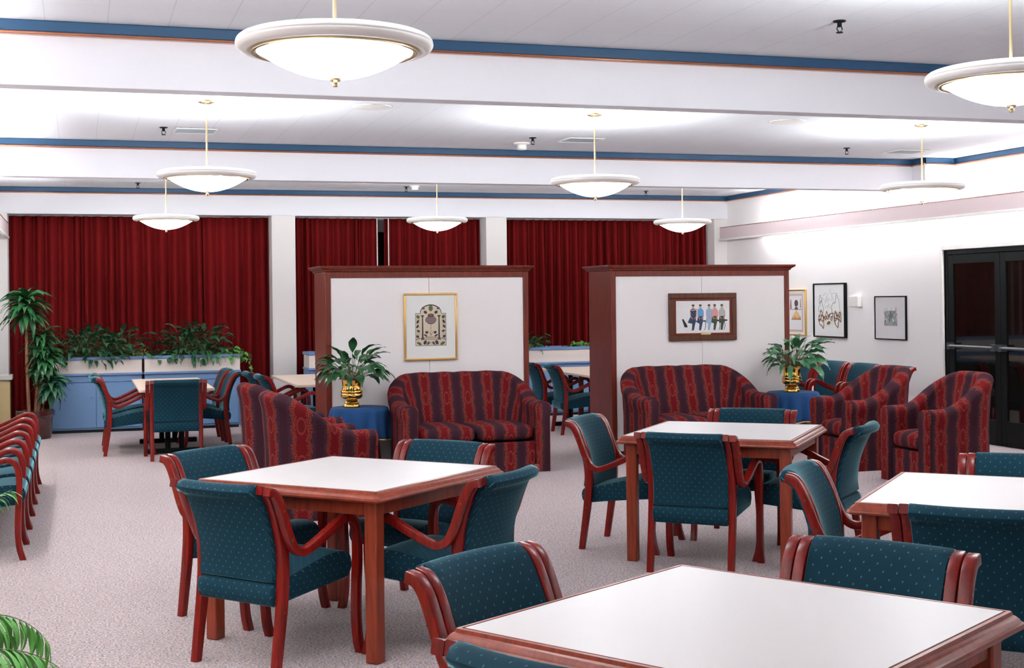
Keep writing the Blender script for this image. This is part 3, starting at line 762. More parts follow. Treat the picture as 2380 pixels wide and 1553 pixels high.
# ------------------------------------------------------------------ barrel sofas / armchairs (face +Y)
def barrel(name, w, d, ncush, arm=.63, back=.88, label='', cat='sofa', group=None, scallop=0):
    t = thing(name, label, cat, (0, 0, 0), 0, group)
    th = .065
    hw = w/2 - th - .01; yb = -d/2 + th + .01; yf = d/2 - .02; rad = min(.30, hw * .85)
    path = []
    def seg(a, b2, n):
        for k in range(n): path.append((a[0] + (b2[0]-a[0])*k/n, a[1] + (b2[1]-a[1])*k/n))
    seg((-hw, yf), (-hw, yb + rad), 10)
    for k in range(10):
        a = pi + pi/2 * k/10; path.append((-hw + rad + rad*cos(a), yb + rad + rad*sin(a)))
    nb = 14 if w > 1 else 4
    seg((-hw + rad, yb), (hw - rad, yb), nb)
    for k in range(10):
        a = -pi/2 + pi/2 * k/10; path.append((hw - rad + rad*cos(a), yb + rad + rad*sin(a)))
    seg((hw, yb + rad), (hw, yf), 10); path.append((hw, yf))
    s = [0]
    for i in range(1, len(path)): s.append(s[-1] + sqrt((path[i][0]-path[i-1][0])**2 + (path[i][1]-path[i-1][1])**2))
    L = s[-1]
    rows = []; uvs = []
    La = yf - (yb + rad)
    for i, (x, y) in enumerate(path):
        a = path[max(i-1, 0)]; c2 = path[min(i+1, len(path)-1)]
        tx, ty = c2[0]-a[0], c2[1]-a[1]; q = sqrt(tx*tx + ty*ty); tx /= q; ty /= q
        nx, ny = -ty * -1, tx * -1            # outward
        dist = min(s[i], L - s[i])
        k0 = La * (.62 if w > 1 else .38); k1 = La + rad * 1.25
        f_ = min(1, max(0, (dist - k0) / (k1 - k0))); sm_ = f_*f_*(3 - 2*f_)
        top = arm + (back - arm) * sm_
        if scallop and sm_ > .9: top += scallop * abs(sin((s[i] - L/2) * pi / .205)) - scallop
        lean = .05 * sm_
        bl = .014 * (1 - sm_)                 # rolled arm bulge
        inn = .075 * sm_ + .01
        H_ = top
        sec = [(th, .0), (th, .15), (th, H_*.55), (th + lean*.4, H_ - .13), (th + lean*.6 + bl, H_ - .095), (th + lean*.8 + bl, H_ - .05)]
        r = .066 + bl
        for k in range(1, 8):
            an = pi * k / 8; sec.append((lean*.8 + r*cos(an) , H_ - .05 + .05 * sin(an)))
        sec += [(-th - bl + lean*.8, H_ - .05), (-th - bl*.6 + lean*.6, H_ - .10), (-th - .008 + lean*.3, H_ - .15), (-th - inn*.7, .52 if H_ > .7 else .46), (-th - inn, .42), (-th - inn, .25), (-th, .1), (-th, 0)]
        v = 0; u2 = []
        rr = []
        for k, (o, z) in enumerate(sec):
            rr.append((x + nx*o, y + ny*o, z))
            if k: v += sqrt((o - sec[k-1][0])**2 + (z - sec[k-1][1])**2)
            u2.append((s[i] - L/2, v))
        rows.append(rr); uvs.append(u2)
    b = MB(); ids = b.grid(rows, uvs, True)
    # front faces of the arms, slightly rounded
    for idx, sg in ((0, 1), (-1, -1)):
        ring = rows[idx]; cx = sum(p[0] for p in ring)/len(ring)
        r2 = [(cx + (p[0]-cx)*.82, p[1] + .022, p[2] * .985 + (.002 if p[2] < .05 else -.002)) for p in ring]
        j = [b.add(p) for p in r2]
        n = len(ring)
        for k in range(n):
            k2 = (k+1) % n
            q = [ids[idx][k], ids[idx][k2], j[k2], j[k]]
            b.face(q, [(b.v[m2][0], b.v[m2][2]) for m2 in q], 0, True)
        b.face(j, [(b.v[m2][0] + .03, b.v[m2][2]) for m2 in j], 0, True)
    b.build('backrest', M['stripe'], t, sharp=60)
    inn = hw - th - .004
    base = MB(); base.box(-inn, inn, -d/2 + .2, d/2 - .03, 0.0, .275); base.build('seat_base', M['stripe'], t, bevel=.012, bseg=3)
    cw = 2*inn / ncush
    for k in range(ncush):
        x0 = -inn + cw*k + .003; x1 = x0 + cw - .006
        N1, N2 = 10, 10; pts = []; uv = []
        y0, y1 = -d/2 + .19, d/2 - .005; z0, z1 = .283, .425
        cx, cy, cz = (x0+x1)/2, (y0+y1)/2, (z0+z1)/2; ax, ay, az = (x1-x0)/2, (y1-y0)/2, (z1-z0)/2
        def se(v, p): return math.copysign(abs(v)**p, v)
        nu, nv = 28, 12
        for i in range(nv + 1):
            ph = -pi/2 + pi * i/nv; row = []; uu = []
            for j2 in range(nu):
                la = 2*pi*j2/nu + pi/nu
                cr = se(cos(ph), .35)
                X = cx + ax * cr * se(cos(la), .28); Y = cy + ay * cr * se(sin(la), .28)
                Z = cz + az * se(sin(ph), .55)
                crown = .018 * (1 - ((X-cx)/ax)**2) * (1 - ((Y-cy)/ay)**2) if Z > cz else 0
                row.append((X, Y, Z + crown)); uu.append((X, Y + (Z if Y > cy + ay*.8 else 0)))
            pts.append(row); uv.append(uu)
        cu = MB(); cu.grid(pts, [[(p[0], p[1] - p[2]) for p in r_] for r_ in pts], False)
        n0 = 0
        ids2 = list(range(len(cu.v)))
        for i in range(nv):
            a0 = i*nu; a1 = (i+1)*nu
            q = [a0+nu-1, a0, a1, a1+nu-1]
            cu.face(q, [(cu.v[m2][0], cu.v[m2][1] - cu.v[m2][2]) for m2 in q])
        cu.build('seat_cushion', M['stripe'], t, sharp=0)
    return t
sf = barrel('loveseat', 1.38, .85, 2, label='striped red and plum loveseat in front of the left divider', group='striped loveseats before the dividers', scallop=.007)
sf.location = (3.35, 11.925, 0); sf.rotation_euler = (0, 0, pi)
dup(sf, (5.64, 11.925, 0), pi, 'striped red and plum loveseat in front of the right divider')
ac = barrel('tub_armchair', .70, .74, 1, arm=.625, back=.905, label='striped tub armchair at left seen from behind, nearer of the two', cat='armchair', group='striped tub armchairs')
ac.location = (1.635, 9.88, 0); ac.rotation_euler = (0, 0, R(6 - 90))
dup(ac, (1.60, 11.02, 0), R(6 - 90), 'striped tub armchair at left, farther one next to the blue-clothed round table')
dup(ac, (6.81, 9.62, 0), R(90), 'striped tub armchair at right, nearer one in front of the dark glass door')
dup(ac, (6.80, 10.76, 0), R(90), 'striped tub armchair at right, farther one beside the round table')

# ------------------------------------------------------------------ round tables, cloths, urns
def round_side(x, y, lt, lc, seed):
    t = thing('round_side_table', lt, 'table', (x, y, 0), 0, 'round side tables under blue cloths')
    b = MB(); b.lathe([(.245, .565), (.25, .57), (.25, .583), (.245, .586)], 40); b.build('tabletop', M['panelwood'], t)
    b = MB(); b.lathe([(.225, 0), (.228, .03), (.20, .06), (.175, .3), (.17, .565)], 8, a0=pi/8, sm=False); b.build('base', M['panelwood'], t)
    rnd = random.Random(seed); n = 144; ph = [rnd.uniform(0, 6) for _ in range(4)]
    rows = []; uvs = []
    def fold(a): return .6*sin(13*a + ph[0]) + .3*sin(9*a + ph[1]) + .15*sin(19*a + ph[2])
    for r, z in ((.0005, .5905), (.12, .5905), (.22, .5905), (.245, .590), (.258, .583)):
        rows.append([(r*cos(2*pi*j/n), r*sin(2*pi*j/n), z) for j in range(n)])
    for k in range(1, 11):
        q = k/10; z = .583 - .275*q
        row = []
        for j in range(n):
            a = 2*pi*j/n; r = .262 + .020*q + .040*q**.75*fold(a)
            row.append((r*cos(a), r*sin(a), z + .008*q*sin(4*a + ph[3])))
        rows.append(row)
    b = MB(); b.grid(rows, [[(0, 0)]*n for _ in rows], True)
    cl = b.build('tablecloth', M['bluecloth'], sharp=0); cl.location = (x, y, 0)
    md = cl.modifiers.new('t', 'SOLIDIFY'); md.thickness = .002
    tag(cl, lc, 'tablecloth', 'blue round tablecloths')
    b = MB(); last = rows[-1]
    r1 = [(p[0]*1.008, p[1]*1.008, p[2] + .004) for p in last]; r2 = [(p[0]*1.010, p[1]*1.010, p[2] - .009) for p in last]
    b.grid([r1, r2], [[(0, 0)]*n]*2, True); h = b.build('hem_braid', M['gold'], cl, sharp=0)
    md = h.modifiers.new('t', 'SOLIDIFY'); md.thickness = .003
round_side(2.41, 12.12, 'round wooden side table under a blue cloth, left of the left loveseat', 'blue cloth with gold hem on the round table beside the left loveseat', 2)
round_side(6.83, 12.12, 'round wooden side table under a blue cloth, right of the right loveseat', 'blue cloth with gold hem on the round table beside the right armchairs', 7)

def urn(x, y, label):
    t = thing('brass_urn', label, 'urn', (x, y, .592), 0, 'brass urns on the round tables')
    b = MB(); b.lathe([(.0005, 0), (.076, 0), (.078, .010), (.075, .024), (.066, .032), (.069, .040), (.060, .054), (.050, .062), (.052, .068), (.045, .074)], 40); b.build('foot', M['brass'], t, sharp=50)
    b = MB(); b.lathe([(.045, .074), (.072, .078), (.090, .088), (.099, .102), (.099, .122), (.094, .128), (.099, .134), (.098, .150), (.090, .160), (.085, .166), (.086, .21), (.091, .246), (.096, .252), (.122, .257), (.122, .260), (.092, .256), (.082, .20), (.08, .17), (.0005, .165)], 40); b.build('bowl', M['brass'], t, sharp=50)
    b = MB(); b.lathe([(.0005, .235), (.085, .235)], 24); b.build('soil', M['soil'], t, recalc=False)
    return t
def leaf(b, base, az, elev, plen, length, width, droop, rnd, m=0, curl=.25, stem_m=None, rs=.0022):
    p = Vector(base); e = elev; pts = [p.copy()]
    ns = 4
    for k in range(ns):
        e -= droop * .25 / ns
        p = p + Vector((cos(az)*cos(e), sin(az)*cos(e), sin(e))) * plen/ns; pts.append(p.copy())
    if plen > .01: b.tube([tuple(q) for q in pts], rs, 4, m if stem_m is None else stem_m)
    side = Vector((-sin(az), cos(az), 0)); tw = rnd.uniform(-.5, .5)
    n = 7; rows = []; wv = [0.02, .55, .9, 1, .85, .55, .25, .0]
    for k in range(n + 1):
        d = Vector((cos(az)*cos(e), sin(az)*cos(e), sin(e))); up = side.cross(d) * -1
        s2 = side * cos(tw) + up * sin(tw)
        w_ = width/2 * wv[k]
        wav = .06 * width * sin(k*2.2 + az*3)
        rows.append([tuple(p - s2*w_ + up*(curl*w_ + wav)), tuple(p), tuple(p + s2*w_ + up*(curl*w_ - wav))])
        e -= droop / n
        p = p + Vector((cos(az)*cos(e), sin(az)*cos(e), sin(e))) * length/n
    b.grid(rows, [[(q[0], q[2]) for q in r_] for r_ in rows], False, m)
def peace_lily(x, y, z, label, seed, n, spread, mat, flowers, rot=0):
    rnd = random.Random(seed)
    t = thing('peace_lily', label, 'plant', (x, y, z), rot, 'leafy plants in brass urns')
    b = MB()
    for i in range(n):
        az = i * 2.399 + rnd.uniform(-.3, .3); q = i / n
        elev = R(82 - 56 * q ** .8 + rnd.uniform(-8, 8)); spr = spread * (1 - .35 * max(0, sin(az)))
        leaf(b, (.03*cos(az), .03*sin(az), 0), az, elev, rnd.uniform(.09, .16) * spr + (.10*(1-q)), rnd.uniform(.15, .23)*spr, rnd.uniform(.055, .085), rnd.uniform(.8, 1.55), rnd, 0, .3, 1)
    b.build('leaves', [mat, M['stem']], t, sharp=0, recalc=False)
    if flowers:
        b = MB()
        for i in range(flowers):
            az = rnd.uniform(0, 6.28); leaf(b, (.02*cos(az), .02*sin(az), 0), az, R(rnd.uniform(55, 80)), rnd.uniform(.18, .28), .055, .035, .4, rnd, 0, .8, 1)
        b.build('flowers', [M['flower'], M['stem']], t, sharp=0, recalc=False)
    return t
urn(2.335, 12.09, 'brass urn on the blue cloth left of the left loveseat')
peace_lily(2.335, 12.09, .842, 'dark green leafy plant in the brass urn by the left divider', 4, 74, 1.05, M['leaf'], 0)
urn(6.80, 12.08, 'brass urn on the blue cloth right of the right loveseat')
peace_lily(6.80, 12.08, .832, 'silvery green leafy plant with small white blooms in the right brass urn', 9, 74, 1.2, M['leaf2'], 7, 1.0)

# ------------------------------------------------------------------ blue cabinets with plant troughs
def cabinet(x0, x1, yf, label, lp, ndoor, knobs, d=.46, dx0=0.0):
    w = x1 - x0
    t = thing('storage_cabinet', label, 'cabinet', (x0, yf, 0), 0, 'blue painted cabinets by the curtains')
    box('toe_kick', M['darkgap'], .02, w - .02, .03, d - .01, 0, .035, t)
    box('body', M['bluecab'], 0, w, .006, d, .035, .685, t, bevel=.003)
    box('top', M['bluecab2'], -.012, w + .012, -.018, d, .685, .715, t, bevel=.009, bseg=3)
    dw = (w - .05) / ndoor
    for k in range(ndoor):
        a = .025 + dw*k + .003
        o = box('door', M['bluecab'], a, a + dw - .006, -.010, .006, .06, .60, t, bevel=.003)
        kx = a + (dw - .05 if k % 2 == 0 else .04)
        if knobs:
            b = MB(); b.tube([(kx, -.010, .42), (kx, -.022, .42), (kx, -.030, .42)], [.006, .010, .006], 10); b.build('knob', M['bluecab2'], o)
    box('drawer_rail', M['bluecab2'], .01, w - .01, -.006, .006, .612, .622, t)
    p = thing('planter_trough', lp, 'planter', (x0 + dx0, yf, .715), 0, 'cream plant troughs on the blue cabinets')
    pw = w - dx0
    b = MB(); b.box(0, pw, 0, .012, 0, .16); b.box(0, pw, d - .04, d - .028, 0, .16); b.box(0, .012, .012, d - .04, 0, .16); b.box(pw - .012, pw, .012, d - .04, 0, .16)
    b.build('box', M['trough'], p)
    b = MB(); q = .014; b.box(-q, pw + q, -q, .018, .16, .198); b.box(-q, pw + q, d - .046, d - .014, .16, .198); b.box(-q, .018, .018, d - .046, .16, .198); b.box(pw - .018, pw + q, .018, d - .046, .16, .198)
    b.build('rim', M['bluecab2'], p, bevel=.006, bseg=2)
    box('soil', M['soil'], .012, pw - .012, .012, d - .04, .10, .15, p)
    # raised key pattern along the front of the trough
    b = MB(); x = .08
    while x < pw - .1:
        for (a, c2, z0, z1) in ((0, .045, .102, .105), (0, .003, .055, .105), (.042, .045, .055, .105), (.015, .042, .055, .058), (.015, .018, .058, .085)):
            b.box(x + a, x + c2, -.0012, .001, z0, z1)
        x += .062
    b.build('key_pattern', M['band'], p)
cabinet(-.36, .715, 17.09, 'blue cabinet at far left behind the potted cane plant', 'cream trough with blue rim on the far left blue cabinet', 2, True, dx0=-.09)
cabinet(.745, 1.893, 17.07, 'blue cabinet behind the far left beige table, right of its twin', 'cream trough with blue rim on the right hand of the two left cabinets', 2, True)
cabinet(2.74, 4.60, 16.97, 'blue cabinet hidden behind the left divider, its corner showing beside the column', 'cream trough on the cabinet behind the left divider', 3, True)
cabinet(4.64, 6.60, 16.95, 'blue cabinet seen in the gap between the dividers', 'cream trough on the cabinet seen between the dividers', 3, True)
# plants in the troughs
def bush(name, x, y, z, rx, ry, h, n, ll, lw, mat, label, seed, droop=1.3, lo=5, hi=80):
    rnd = random.Random(seed); t = thing(name, label, 'plant', (x, y, z), 0, 'plants growing in the troughs')
    b = MB()
    for i in range(n):
        az = rnd.uniform(0, 2*pi); q = rnd.random(); el = R(lo + (hi - lo) * rnd.random())
        bx, by = rx*.45*rnd.uniform(-1, 1), ry*.45*rnd.uniform(-1, 1)
        pl = (h * rnd.uniform(.35, .8) * (sin(el) * .8 + .2) + rx * .35 * cos(el) * rnd.random()) * (1 - .55 * max(0, sin(az)) * cos(el))
        leaf(b, (bx, by, 0), az, el, pl, ll*rnd.uniform(.7, 1.2), lw*rnd.uniform(.7, 1.2), droop*rnd.uniform(.6, 1.3), rnd, 0, .3, 1, .0018)
    b.build('foliage', [mat, M['stem']], t, sharp=0, recalc=False); return t
ZT = .865
bush('bushy_plant', .22, 17.30, ZT, .62, .30, .52, 330, .16, .062, M['leafdark'], 'tall dark bushy plant in the far left trough', 11, lo=10)
bush('trailing_plant', -.28, 17.28, ZT, .30, .22, .18, 110, .09, .05, M['leaf'], 'low trailing plant at the left end of the far left trough', 12, 1.8)
bush('variegated_plant', .655, 17.26, ZT, .16, .16, .15, 110, .075, .036, M['leafvar'], 'yellow-green variegated plant at the joint of the two left troughs', 13)
bush('ivy_plant', .98, 17.22, ZT, .32, .18, .12, 110, .09, .06, M['leaf'], 'low ivy at the left end of the second trough', 14, 2.0)
bush('bushy_plant', 1.33, 17.32, ZT, .42, .28, .54, 270, .16, .062, M['leafdark'], 'tall dark bushy plant in the second trough from the left', 15, lo=15)
bush('fern_plant', 1.56, 17.16, ZT, .22, .14, .14, 80, .16, .045, M['leaf2'], 'silvery leafed plant hanging over the front of the second trough', 16, 2.2)
bush('pothos_plant', 1.82, 17.2, ZT, .18, .16, .16, 80, .09, .06, M['leafbright'], 'bright pothos at the right end of the second trough', 17, 1.8)
bush('leafy_plant', 5.72, 17.15, ZT + .03, .20, .18, .24, 100, .15, .05, M['leaf'], 'leafy green plant in the trough between the dividers, beside the left divider', 18, 1.4)
bush('pothos_plant', 6.50, 17.18, ZT, .34, .16, .12, 110, .09, .06, M['leafbright'], 'low green pothos in the trough beside the right divider post', 19, 1.8)
bush('leafy_plant', 3.05, 17.18, ZT, .2, .16, .05, 20, .08, .04, M['leaf'], 'low green plant in the trough behind the left divider', 20, 1.6)
# trailing vine over the right end of the second trough
rnd = random.Random(5); t = thing('trailing_vine', 'thin vine hanging down past the right end of the second trough', 'plant', (1.93, 17.22, .90), 0, 'plants growing in the troughs')
b = MB(); vp = [(-.04, 0, 0), (.04, -.03, .03), (.09, -.04, -.02), (.10, -.04, -.12), (.11, -.05, -.22), (.12, -.05, -.27)]
b.tube(vp, .003, 5); b.build('stem', M['stem'], t)
b = MB()
for k in range(14):
    q = rnd.uniform(.6, 5); i = min(4, int(q)); fr = q - i; p = [vp[i][m2] + fr*(vp[i+1][m2]-vp[i][m2]) for m2 in range(3)]
    leaf(b, p, rnd.uniform(0, 6.28), R(rnd.uniform(-20, 40)), .02, rnd.uniform(.04, .065), rnd.uniform(.03, .05), 1.6, rnd)
b.build('leaves', M['leafbright'], t, sharp=0, recalc=False)
# small terracotta pot in the trough
b = MB(); b.lathe([(.035, 0), (.05, .075), (.055, .075), (.055, .09), (.045, .09), (.04, .07), (.0005, .07)], 20); o = b.build('flower_pot', M['cane']); o.location = (5.72, 17.15, .865); tag(o, 'small terracotta pot in the trough between the dividers', 'pot')

# ------------------------------------------------------------------ potted cane plant at far left
PX, PY = -.50, 16.62
t = thing('plant_pot', 'dark oxblood floor pot before the far left cabinet', 'pot', (PX, PY, 0))
b = MB(); b.lathe([(.0005, 0), (.165, 0), (.175, .02), (.19, .24), (.205, .27), (.215, .275), (.218, .325), (.205, .33), (.195, .325), (.19, .28), (.0005, .28)], 40); b.build('body', M['pot'], t, sharp=40)
b = MB(); b.lathe([(.0005, .285), (.19, .285)], 24); b.build('soil', M['soil'], t, recalc=False)
t = thing('cane_plant', 'tall cane plant with bushy leaf crowns in the dark floor pot at far left', 'plant', (PX, PY, .28))
rnd = random.Random(21)
canes = [((-.07, .0), (-.09, .02), 1.20, 1.3, 84, .33), ((.03, .03), (.10, .03), .62, .9, 60, .28), ((.06, -.03), (.17, -.05), .32, .8, 48, .25), ((0, .05), (.08, .08), .86, .8, 44, .25)]
for (x0, y0), (x1, y1), hh, sc, n, ll in canes:
    b = MB(); b.tube([(x0, y0, 0), ((x0+x1)/2 - .01, (y0+y1)/2, hh*.5), (x1, y1, hh)], [.021, .019, .016], 9); b.build('cane', M['cane'], t)
    b = MB()
    for i in range(n):
        q = i/n; az = i*2.399 + rnd.uniform(-.2, .2)
        leaf(b, (x1, y1, hh - .10 + .20*q*sc + .02), az, R(8 + 62*q + rnd.uniform(-10, 10)), .0, ll*rnd.uniform(.8, 1.15), .070, rnd.uniform(.9, 1.7), rnd, 0, .35)
    b.build('leaf_crown', M['leafdark'] if hh < .6 else M['leaf'], t, sharp=0, recalc=False)

# ------------------------------------------------------------------ foreground palm at lower left
PMX, PMY = -.71, 4.33
t = thing('planter_pot', 'pot of the bright palm at the lower left corner', 'pot', (PMX, PMY, 0))
b = MB(); b.lathe([(.0005, 0), (.12, 0), (.155, .22), (.165, .23), (.165, .26), (.15, .26), (.14, .22), (.0005, .22)], 32); b.build('body', M['pot'], t, sharp=40)
t = thing('potted_palm', 'bright green feathery palm at the lower left corner', 'plant', (PMX, PMY, .235))
rnd = random.Random(31)
def frond(b, az, el, ln, droop, base=(0, 0, 0), lw=.017, bare=.35):
    p = Vector(base); e = el; n = 36; pts = [tuple(p)]
    dirs = []
    for k in range(n):
        e -= droop/n * (.4 + 1.2*k/n); d = Vector((cos(az)*cos(e), sin(az)*cos(e), sin(e))); p = p + d*ln/n; pts.append(tuple(p)); dirs.append(d)
    b.tube(pts, [.004*(1 - .75*k/n) for k in range(n + 1)], 5, 1)
    side = Vector((-sin(az), cos(az), 0))
    for k in range(int(n*bare), n):
        q = (k - n*bare) / (n - n*bare); L_ = .19 * (1 - .5*q) * (.55 + q if q < .45 else 1) * ln/.8
        for s in (-1, 1):
            d = (dirs[k]*(.55 + .6*q) + side*s*(1.0 - .35*q)).normalized()
            a2 = atan2(d.y, d.x); e2 = math.asin(max(-1, min(1, d.z))) + .1
            leaf(b, pts[k], a2, e2, 0, L_*rnd.uniform(.9, 1.1), lw, rnd.uniform(.9, 1.6), rnd, 0, .2)
b = MB()
for az, el, ln, dr in ((R(-34), R(66), .90, 2.4), (R(30), R(66), .74, 1.9), (R(-14), R(62), .80, 2.2), (R(-24), R(44), .80, 1.7), (R(12), R(50), .74, 1.7), (R(30), R(66), .90, 2.2), (R(10), R(56), .84, 2.0), (R(95), R(72), .6, 1.4), (R(110), R(76), .42, 1.2), (R(-95), R(58), .7, 2), (R(-120), R(76), .40, 1.2), (R(10), R(82), .70, 1.1)):
    frond(b, az, el, ln, dr)
b.build('fronds', [M['leafbright'], M['stem']], t, sharp=0, recalc=False)
# another palm of the same kind against the wall, only leaf tips in view
PMX2, PMY2 = -.68, 6.1
t = thing('planter_pot', 'pot of the palm by the left wall beyond the corner palm', 'pot', (PMX2, PMY2, 0))
b = MB(); b.lathe([(.0005, 0), (.12, 0), (.155, .22), (.165, .23), (.165, .26), (.15, .26), (.14, .22), (.0005, .22)], 32); b.build('body', M['pot'], t, sharp=40)
t = thing('potted_palm', 'palm at the left edge whose leaf tips reach in front of the wall chairs', 'plant', (PMX2, PMY2, .22))
b = MB()
for az, el, ln, dr in ((R(15), R(76), .70, 1.0), (R(-10), R(74), .52, 1.15), (R(-28), R(64), .50, 1.2), (R(75), R(78), .42, 1.0)):
    frond(b, az, el, ln, dr)
b.build('fronds', [M['leafbright'], M['stem']], t, sharp=0, recalc=False)

# ------------------------------------------------------------------ pictures
def picture(label, w, h, loc, rz, frame_mat, fw, depth, mat_mat, art, mat_in=True, cat='picture'):
    """local x right, z up, front = -Y; loc is the lower-left back corner; returns thing"""
    t = thing('framed_picture', label, cat, loc, rz)
    b = MB()
    b.box(0, w, -depth, 0, h - fw, h); b.box(0, w, -depth, 0, 0, fw); b.box(0, fw, -depth, 0, fw, h - fw); b.box(w - fw, w, -depth, 0, fw, h - fw)
    b.build('frame', frame_mat, t, bevel=min(.006, fw*.3), bseg=2)
    box('mat', mat_mat, fw, w - fw, -depth*.6, -.002, fw, h - fw, t)
    art(t, w, h, -depth*.6 - .0008)
    return t
class Art:
    def __init__(s, y): s.b = MB(); s.y = y; s.k = 0
    def poly(s, pts, m=0):
        s.k += 1; y = s.y - s.k * .00003
        s.b.face([s.b.add((x, y, z)) for x, z in pts], None, m, False)
    def line(s, pts, wd, m=0):
        for (x0, z0), (x1, z1) in zip(pts, pts[1:]):
            L = sqrt((x1-x0)**2 + (z1-z0)**2) or 1; nx, nz = -(z1-z0)/L*wd/2, (x1-x0)/L*wd/2
            s.poly([(x0-nx, z0-nz), (x1-nx, z1-nz), (x1+nx, z1+nz), (x0+nx, z0+nz)], m)
    def oval(s, cx, cz, rx, rz_, m=0, n=14, rot=0):
        s.poly([(cx + rx*cos(2*pi*k/n)*cos(rot) - rz_*sin(2*pi*k/n)*sin(rot), cz + rx*cos(2*pi*k/n)*sin(rot) + rz_*sin(2*pi*k/n)*cos(rot)) for k in range(n)], m)
    def build(s, name, mats, t):
        o = s.b.build(name, mats, t, sharp=0, recalc=False); return o
ink = {}
for nm, c3 in dict(dk=(.055, .045, .035), green=(.10, .13, .05), cream=(.62, .53, .40), rust=(.30, .10, .035), purple=(.12, .07, .10), blue=(.10, .33, .60), navy=(.03, .05, .11), pale=(.28, .40, .58), pink=(.62, .30, .30), skin=(.60, .30, .20), grey=(.42, .46, .44), olive=(.05, .07, .045), black=(.02, .02, .02), brown=(.22, .10, .03), gl=(.30, .31, .30), peach=(.80, .50, .25), white=(.8, .8, .8), tan=(.6, .45, .38)).items():
    ink[nm] = simple('ink_' + nm, c3, .8, var=.08, scale=60)
def art_window(t, w, h, y):
    cx = w/2; x0, x1 = w*.21, w*.79; z0 = h*.215; z1 = h*.70; R0 = w*.205; zt = z1
    a = Art(y); names = ['dk', 'cream', 'green', 'rust', 'purple']; D_, CR, GR, RU, PU = range(5)
    arch = [(cx + R0*cos(pi*k/16), zt + R0*.62*sin(pi*k/16) * 1.28) for k in range(17)]
    a.poly([(x0, z0), (x1, z0), (x1, z1)] + arch + [(x0, z1)], D_)
    e = .004
    a.poly([(x0+e, z0+e), (x1-e, z0+e), (x1-e, z1-e), (x0+e, z1-e)], CR)
    a.poly([(cx + (R0-e)*cos(pi*k/16), zt - e*1.5 + (R0*.79-e)*sin(pi*k/16)) for k in range(17)], CR)
    rnd = random.Random(3)
    for s in (-1, 1):
        a.poly([(cx + s*w*.17, z0 + h*.11), (cx + s*w*.14, z0 + h*.11), (cx + s*w*.145, z1 - h*.05), (cx + s*w*.165, z1 - h*.05)], D_)
        a.poly([(cx + s*w*.19, z1 - h*.03), (cx + s*w*.12, z1 - h*.03), (cx + s*w*.145, z1 - h*.06), (cx + s*w*.165, z1 - h*.06)], D_)
        a.poly([(cx + s*w*.19, z0 + h*.09), (cx + s*w*.12, z0 + h*.09), (cx + s*w*.13, z0 + h*.125), (cx + s*w*.18, z0 + h*.125)], PU)
        for (u, v, rx, rz_, m_) in ((.24, .43, .035, .022, GR), (.245, .36, .022, .03, D_), (.25, .29, .02, .03, D_), (.235, .22, .03, .02, PU), (.25, .14, .03, .02, D_), (.10, .155, .04, .012, D_), (.08, .20, .03, .02, D_), (.22, .035, .05, .02, GR), (.11, .05, .03, .035, D_), (.05, .04, .02, .03, PU), (.10, .50, .035, .022, D_), (.14, .56, .03, .018, PU)):
            a.oval(cx + s*w*u, z0 + h*v, w*rx, h*rz_, m_, 9, s*.5)
        for k in range(7):
            zz = z0 + h*(.10 + .055*k); a.line([(cx + s*w*.20, zz), (cx + s*w*.235, zz + h*.03), (cx + s*w*.285, zz + h*.01)], .0022, D_)
        a.line([(cx + s*w*.0, z0 + h*.05), (cx + s*w*.10, z0 + h*.01)], .003, D_)
        a.line([(cx, z0 + h*.16), (cx + s*w*.05, z0 + h*.22), (cx + s*w*.09, z0 + h*.18)], .003, D_)
        a.line([(cx + s*w*.285, z0 + h*.09), (cx + s*w*.20, z0 + h*.115)], .006, PU)
    a.oval(cx, z1 + h*.075, w*.04, h*.045, GR, 10)
    a.oval(cx, z1 - h*.10, w*.105, h*.065, PU, 18)
    for k in range(-3, 4): a.line([(cx + k*w*.027, z1 - h*.155), (cx + k*w*.027, z1 - h*.05)], .0015, CR)
    for k in range(4): a.line([(cx - w*.095, z1 - h*(.07 + .022*k)), (cx + w*.095, z1 - h*(.07 + .022*k))], .0014, CR)
    a.oval(cx, z1 - h*.03, w*.06, h*.025, D_, 12); a.oval(cx, z1 - h*.028, w*.04, h*.014, RU, 12)
    a.line([(cx, z0 + h*.14), (cx, z1 - h*.16)], .003, D_)
    a.line([(cx - w*.12, z0 + h*.13), (cx + w*.12, z0 + h*.13)], .003, D_); a.line([(cx - w*.12, z0 + h*.095), (cx + w*.12, z0 + h*.095)], .003, D_)
    for k in range(14): xx = cx - w*.11 + k*w*.017; a.line([(xx, z0 + h*.095), (xx, z0 + h*.13)], .0018, D_)
    a.build('print', [ink[n_] for n_ in names], t)
